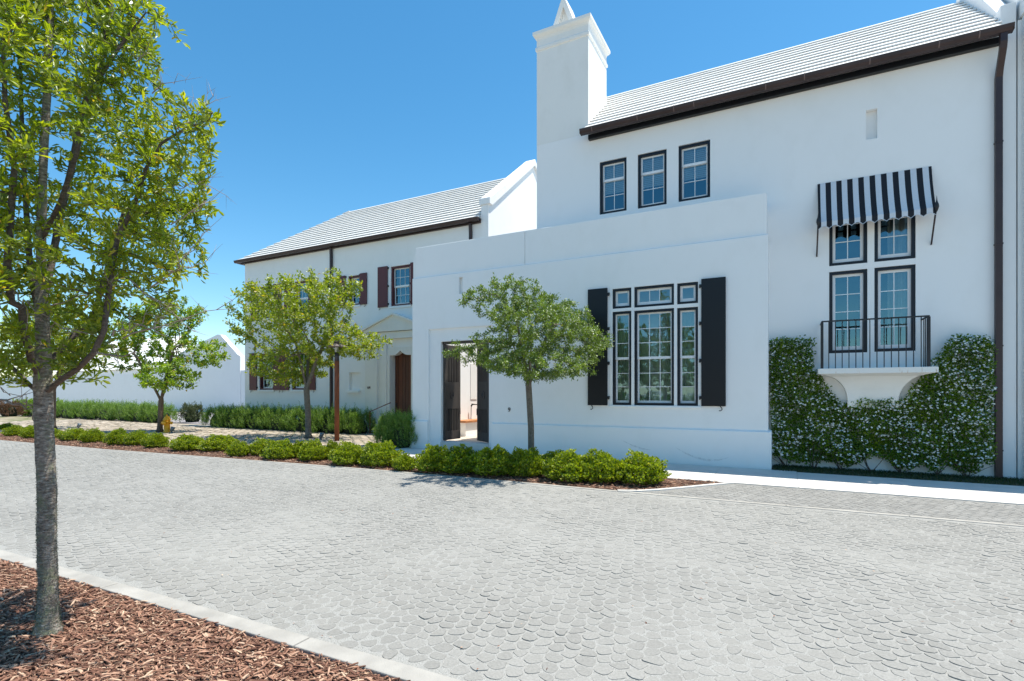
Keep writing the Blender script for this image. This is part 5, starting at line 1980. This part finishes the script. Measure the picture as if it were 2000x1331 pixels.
rosemary("shrub", [(-30.75, 18.5, 0.58, 0.58, 1.15, 0)], "round clipped grey green bush between the two hedges", "bush", 700, "leaf_roundbush", blade=0.09, up=0.3, bw=0.3)
rosemary("shrub", [(-49.0, 16.5, 0.75, 0.7, 1.15, 0)], "dry brown bush at the left edge of the photo", "bush", 420, "leaf_brownbush", blade=0.16, up=0.4, bw=0.2)

rosemary("hedge", [(-3.0 - 2.6 * k, -8.2 - 0.3 * k, 1.5, 0.8, 1.75, 0) for k in range(8)], "unseen hedge added behind the viewer to darken the lowest panes of the tall window", "hedge", 1800, blade=0.26, up=0.5, bw=0.2)  # hedge added out of view so the lowest panes reflect something dark

# ------------------------------------------------------------------ jasmine on the wall
vine = thing("jasmine_vine", (1.6, 13.45, 0), "dense jasmine climber with white flowers around the balcony corbel", "vine")
VP = [(-0.34, 2.9), (0.07, 2.94), (0.56, 2.85), (0.53, 2.55), (0.51, 2.25), (0.64, 2.1), (0.85, 1.76), (1.06, 1.43), (1.19, 1.50), (1.92, 1.55), (2.16, 1.53), (2.35, 1.84), (2.51, 2.07), (2.64, 2.32), (2.78, 2.48), (2.89, 2.71), (3.02, 2.84), (3.25, 2.79), (3.42, 2.83), (3.55, 2.78), (3.59, 2.62), (3.60, 0.6), (3.57, 0.40), (3.42, 0.36), (3.38, 0.22), (3.17, 0.10), (3.04, 0.2), (2.84, 0.33), (2.73, 0.18), (2.57, 0.2), (2.48, 0.33), (2.25, 0.14), (2.04, 0.16), (1.88, 0.36), (1.68, 0.43), (1.51, 0.34), (1.31, 0.23), (1.16, 0.16), (1.01, 0.24), (0.67, 0.24), (0.34, 0.18), (0.04, 0.24), (-0.28, 0.33)]


def in_poly(x, z, poly):
    r = np.zeros(len(x), bool)
    j = len(poly) - 1
    for i in range(len(poly)):
        xi, zi = poly[i]
        xj, zj = poly[j]
        c = ((zi > z) != (zj > z)) & (x < (xj - xi) * (z - zi) / (zj - zi + 1e-12) + xi)
        r ^= c
        j = i
    return r


n = 42000
x, z_ = RNG.uniform(-0.37, 3.66, n), RNG.uniform(0.1, 3.0, n)
ok = in_poly(x + RNG.normal(0, 0.018, n), z_ + np.where(z_ < 0.6, 0.06, 0) + RNG.normal(0, 0.025, n), VP)
x, z_ = x[ok], z_[ok]
n = len(x)
bulge = 0.17 + 0.05 * np.sin(x * 5.3 + 1.5 * np.sin(z_ * 4)) + 0.035 * np.sin(z_ * 9 + x * 3)
y = MY - 0.02 - bulge * RNG.uniform(0.35, 1.15, n) - 0.01
A = unit(rand_dirs(n) * 0.8 + np.array([[0, -0.45, 0.15]]))
Nn = unit(rand_dirs(n) * 0.6 + np.array([[0, -0.8, 0.6]]))
L = RNG.uniform(0.040, 0.068, n)
tone = 0.1 + 0.5 * RNG.random(n) + 0.25 * (0.5 + 0.5 * np.sin(x * 7 + z_ * 3)) * RNG.random(n)
V, F, T = leaves(np.stack([x, y, z_], 1), A, Nn, L, L * RNG.uniform(0.42, 0.58, n), "hex", tone)
np_mesh("foliage", V, F, "leaf_vine", vine, T, kind="stuff")
nf = 1300
x, z_ = RNG.uniform(-0.34, 3.60, nf * 2), RNG.uniform(0.15, 2.92, nf * 2)
dens = 0.45 + 0.55 * np.sin(x * 4.1 + 2 * np.sin(z_ * 2.7)) * np.sin(z_ * 3.9 + x)
ok = in_poly(x, z_, VP) & (RNG.random(len(x)) < 0.30 + 0.70 * np.clip(dens, 0, 1))
x, z_ = x[ok][:nf], z_[ok][:nf]
bulge = 0.17 + 0.05 * np.sin(x * 5.3 + 1.5 * np.sin(z_ * 4)) + 0.035 * np.sin(z_ * 9 + x * 3)
m = 2
x, z_, bulge = np.repeat(x, m) + RNG.normal(0, 0.014, len(x) * m), np.repeat(z_, m) + RNG.normal(0, 0.011, len(z_) * m), np.repeat(bulge, m)
y = MY - 0.04 - bulge * RNG.uniform(0.98, 1.22, len(x))
c = np.stack([x, y, z_], 1)
ax = unit(np.array([[0, -0.75, 0.65]]) + rand_dirs(len(x)) * 0.5)
u = unit(np.cross(ax, rand_dirs(len(x))))
w = np.cross(ax, u)
Vs, Fs, off = [], [], 0
for k in range(5):
    a = 2 * math.pi * k / 5
    dirp = u * math.cos(a) + w * math.sin(a) + ax * 0.15
    V, F, T = leaves(c, dirp, ax, np.full(len(x), 0.021), np.full(len(x), 0.013), "dia")
    Vs.append(V)
    Fs.append(F + off)
    off += len(V)
np_mesh("flowers", np.concatenate(Vs), np.concatenate(Fs), "flower_white", vine, np.full(sum(len(f) for f in Fs), 0.5), kind="stuff")
for (sx, sy_) in ((-0.01, 13.45), (0.53, 13.42), (1.07, 13.40), (1.62, 13.40), (2.13, 13.42), (2.72, 13.46), (3.20, 13.46)):
    mb = MB()
    for k in range(5):
        a = random.uniform(-0.22, 0.22)
        b_ = random.uniform(-0.03, 0.03)
        mb.tube([(sx + b_, sy_, 0.0), (sx + b_ + a * 0.5, sy_ + 0.02, 0.13), (sx + a, sy_ + 0.05, 0.28), (sx + a * 1.5, sy_ + 0.06, 0.55)], [0.010, 0.008, 0.006, 0.004], 5, cap=False)
    if random.random() < 0.6:
        s = random.choice((-1, 1))
        mb.tube([(sx, sy_, 0.03), (sx + s * 0.14, sy_, 0.10), (sx + s * 0.28, sy_ + 0.02, 0.20), (sx + s * 0.40, sy_ + 0.03, 0.26)], [0.005, 0.005, 0.004, 0.003], 4, cap=False)
    mb.build("stem", "stem_brown", vine)

# short grass along the foot of the wall
n = 7000
x = RNG.uniform(-0.25, 5.0, n)
y = np.where(RNG.random(n) < 0.5, RNG.uniform(12.64, 13.6, n), 13.6 - np.abs(RNG.normal(0, 0.25, n)))
ok = (y > 12.64)
x, y = x[ok], y[ok]
n = len(x)
V, F, T = leaves(np.stack([x, y, np.zeros(n)], 1), unit(rand_dirs(n) * 0.7 + np.array([[0, 0, 0.9]])), rand_dirs(n), RNG.uniform(0.03, 0.085, n), RNG.uniform(0.006, 0.014, n), "dia")
props(np_mesh("grass", V, F, "leaf_grass", None, T, kind="stuff"), "dark strip of grass between wall and footpath under the jasmine", "grass")
# tufts in the joints of the cobble walk
n = 9000
x, y = RNG.uniform(-34, -11, n), RNG.uniform(9.9, 16.4, n)
k = np.sin(x * 1.1 + 1.4 * np.sin(y * 0.9)) * np.sin(y * 1.3 + x * 0.3)
ok = (k > 0.35)
x, y = x[ok], y[ok]
n = len(x)
V, F, T = leaves(np.stack([x, y, np.zeros(n)], 1), unit(rand_dirs(n) * 0.8 + np.array([[0, 0, 0.7]])), rand_dirs(n), RNG.uniform(0.02, 0.06, n), RNG.uniform(0.008, 0.02, n), "dia", 0.5 + 0.5 * RNG.random(n))
props(np_mesh("weeds", V, F, "leaf_grass", None, T, kind="stuff"), "sparse weeds in the joints of the old cobble walk", "weeds")

# dry leaves and bits of bark blown on to the paving
n = 170
x, y = RNG.uniform(-9, 4.5, n), 2.6 + RNG.beta(0.8, 1.4, n) * 6.0
V, F, T = leaves(np.stack([x, y, np.full(n, 0.012)], 1), unit(rand_dirs(n) * np.array([[1, 1, 0.15]])), unit(np.array([[0, 0, 1.0]]) + rand_dirs(n) * 0.4), RNG.uniform(0.012, 0.04, n), RNG.uniform(0.005, 0.014, n), "dia", RNG.random(n))
props(np_mesh("leaf_litter", V, F, "bark_chip", None, T, kind="stuff"), "scattered dry leaves and bark bits on the grey paving", "leaf litter")

# ------------------------------------------------------------------ lamp, hydrant, small lights
lamp = thing("street_lamp", (-13.91, 13.40, 0), "rusty brown lamp post with a flat round metal shade", "lamp")
lp = (-13.91, 13.40, 0)
MB().lathe([(0.084, 0), (0.084, 2.78), (0.080, 2.80)], lp, 20).build("pole", "rusted_steel", lamp)
MB().lathe([(0.079, 2.80), (0.079, 3.10)], lp, 20).build("collar", "lamp_collar", lamp)
MB().lathe([(0.070, 3.10), (0.070, 3.36), (0.066, 3.37)], lp, 20).build("diffuser", "lamp_glass", lamp)
MB().lathe([(0.385, 3.285), (0.39, 3.295), (0.385, 3.305), (0.20, 3.375), (0.085, 3.405), (0.08, 3.40), (0.19, 3.362)], lp, 32).build("shade", "lamp_shade", lamp)
MB().lathe([(0.082, 3.40), (0.082, 3.47), (0.098, 3.475), (0.098, 3.495), (0.02, 3.50)], lp, 20).build("cap", "lamp_shade", lamp)
mb = MB()
for k in range(3):
    a = k * 2.1 + 0.4
    mb.tube([(lp[0] + 0.25 * math.cos(a), lp[1] + 0.25 * math.sin(a), 3.34), (lp[0] + 0.25 * math.cos(a), lp[1] + 0.25 * math.sin(a), 3.24)], 0.006, 4)
mb.build("stay", "lamp_collar", lamp)

hx, hy = -23.15, 12.86
hyd = thing("fire_hydrant", (hx, hy, 0), "bright orange yellow fire hydrant under the green street tree", "hydrant")
MB().lathe([(0.17, 0), (0.17, 0.035), (0.125, 0.05), (0.115, 0.10), (0.112, 0.40), (0.125, 0.43), (0.155, 0.44), (0.155, 0.475), (0.125, 0.485), (0.12, 0.52)], (hx, hy, 0), 18).build("barrel", "hydrant_paint", hyd)
MB().lathe([(0.150, 0.52), (0.150, 0.55), (0.125, 0.575), (0.105, 0.635), (0.07, 0.68), (0.04, 0.70), (0.035, 0.76), (0.012, 0.775)], (hx, hy, 0), 18).build("bonnet", "hydrant_paint", hyd)
for (ux, uy, r, l) in ((CY, SY, 0.062, 0.21), (-CY, -SY, 0.062, 0.21), (SY, -CY, 0.08, 0.20)):
    mb = MB()
    a = Vector((ux, uy, 0))
    o_ = Vector((hx, hy, 0.415))
    mb.tube([o_ + a * 0.09, o_ + a * (l - 0.055), o_ + a * (l - 0.05), o_ + a * l, o_ + a * (l + 0.03)], [r * 0.85, r * 0.85, r, r * 1.0, r * 0.4], 12)
    mb.build("outlet_cap", "hydrant_paint", hyd)


def spot(x, y, label):
    t = thing("ground_light", (x, y, 0), label, "garden light", "small garden lights on the walk")
    MB().lathe([(0.05, 0), (0.05, 0.05), (0.03, 0.06)], (x, y, 0), 10).build("base", "spot_metal", t)
    MB().tube([(x, y, 0.06), (x, y - 0.01, 0.10), (x + 0.03, y + 0.02, 0.20), (x + 0.045, y + 0.03, 0.25)], [0.02, 0.065, 0.075, 0.078], 12).build("hood", "spot_metal", t)


spot(-14.75, 13.45, "small grey garden light right of the pale elm trunk")
spot(-22.7, 12.80, "small grey garden light beside the yellow hydrant")
spot(-29.0, 12.2, "small grey garden light right of the foreground trunk, far across the road")
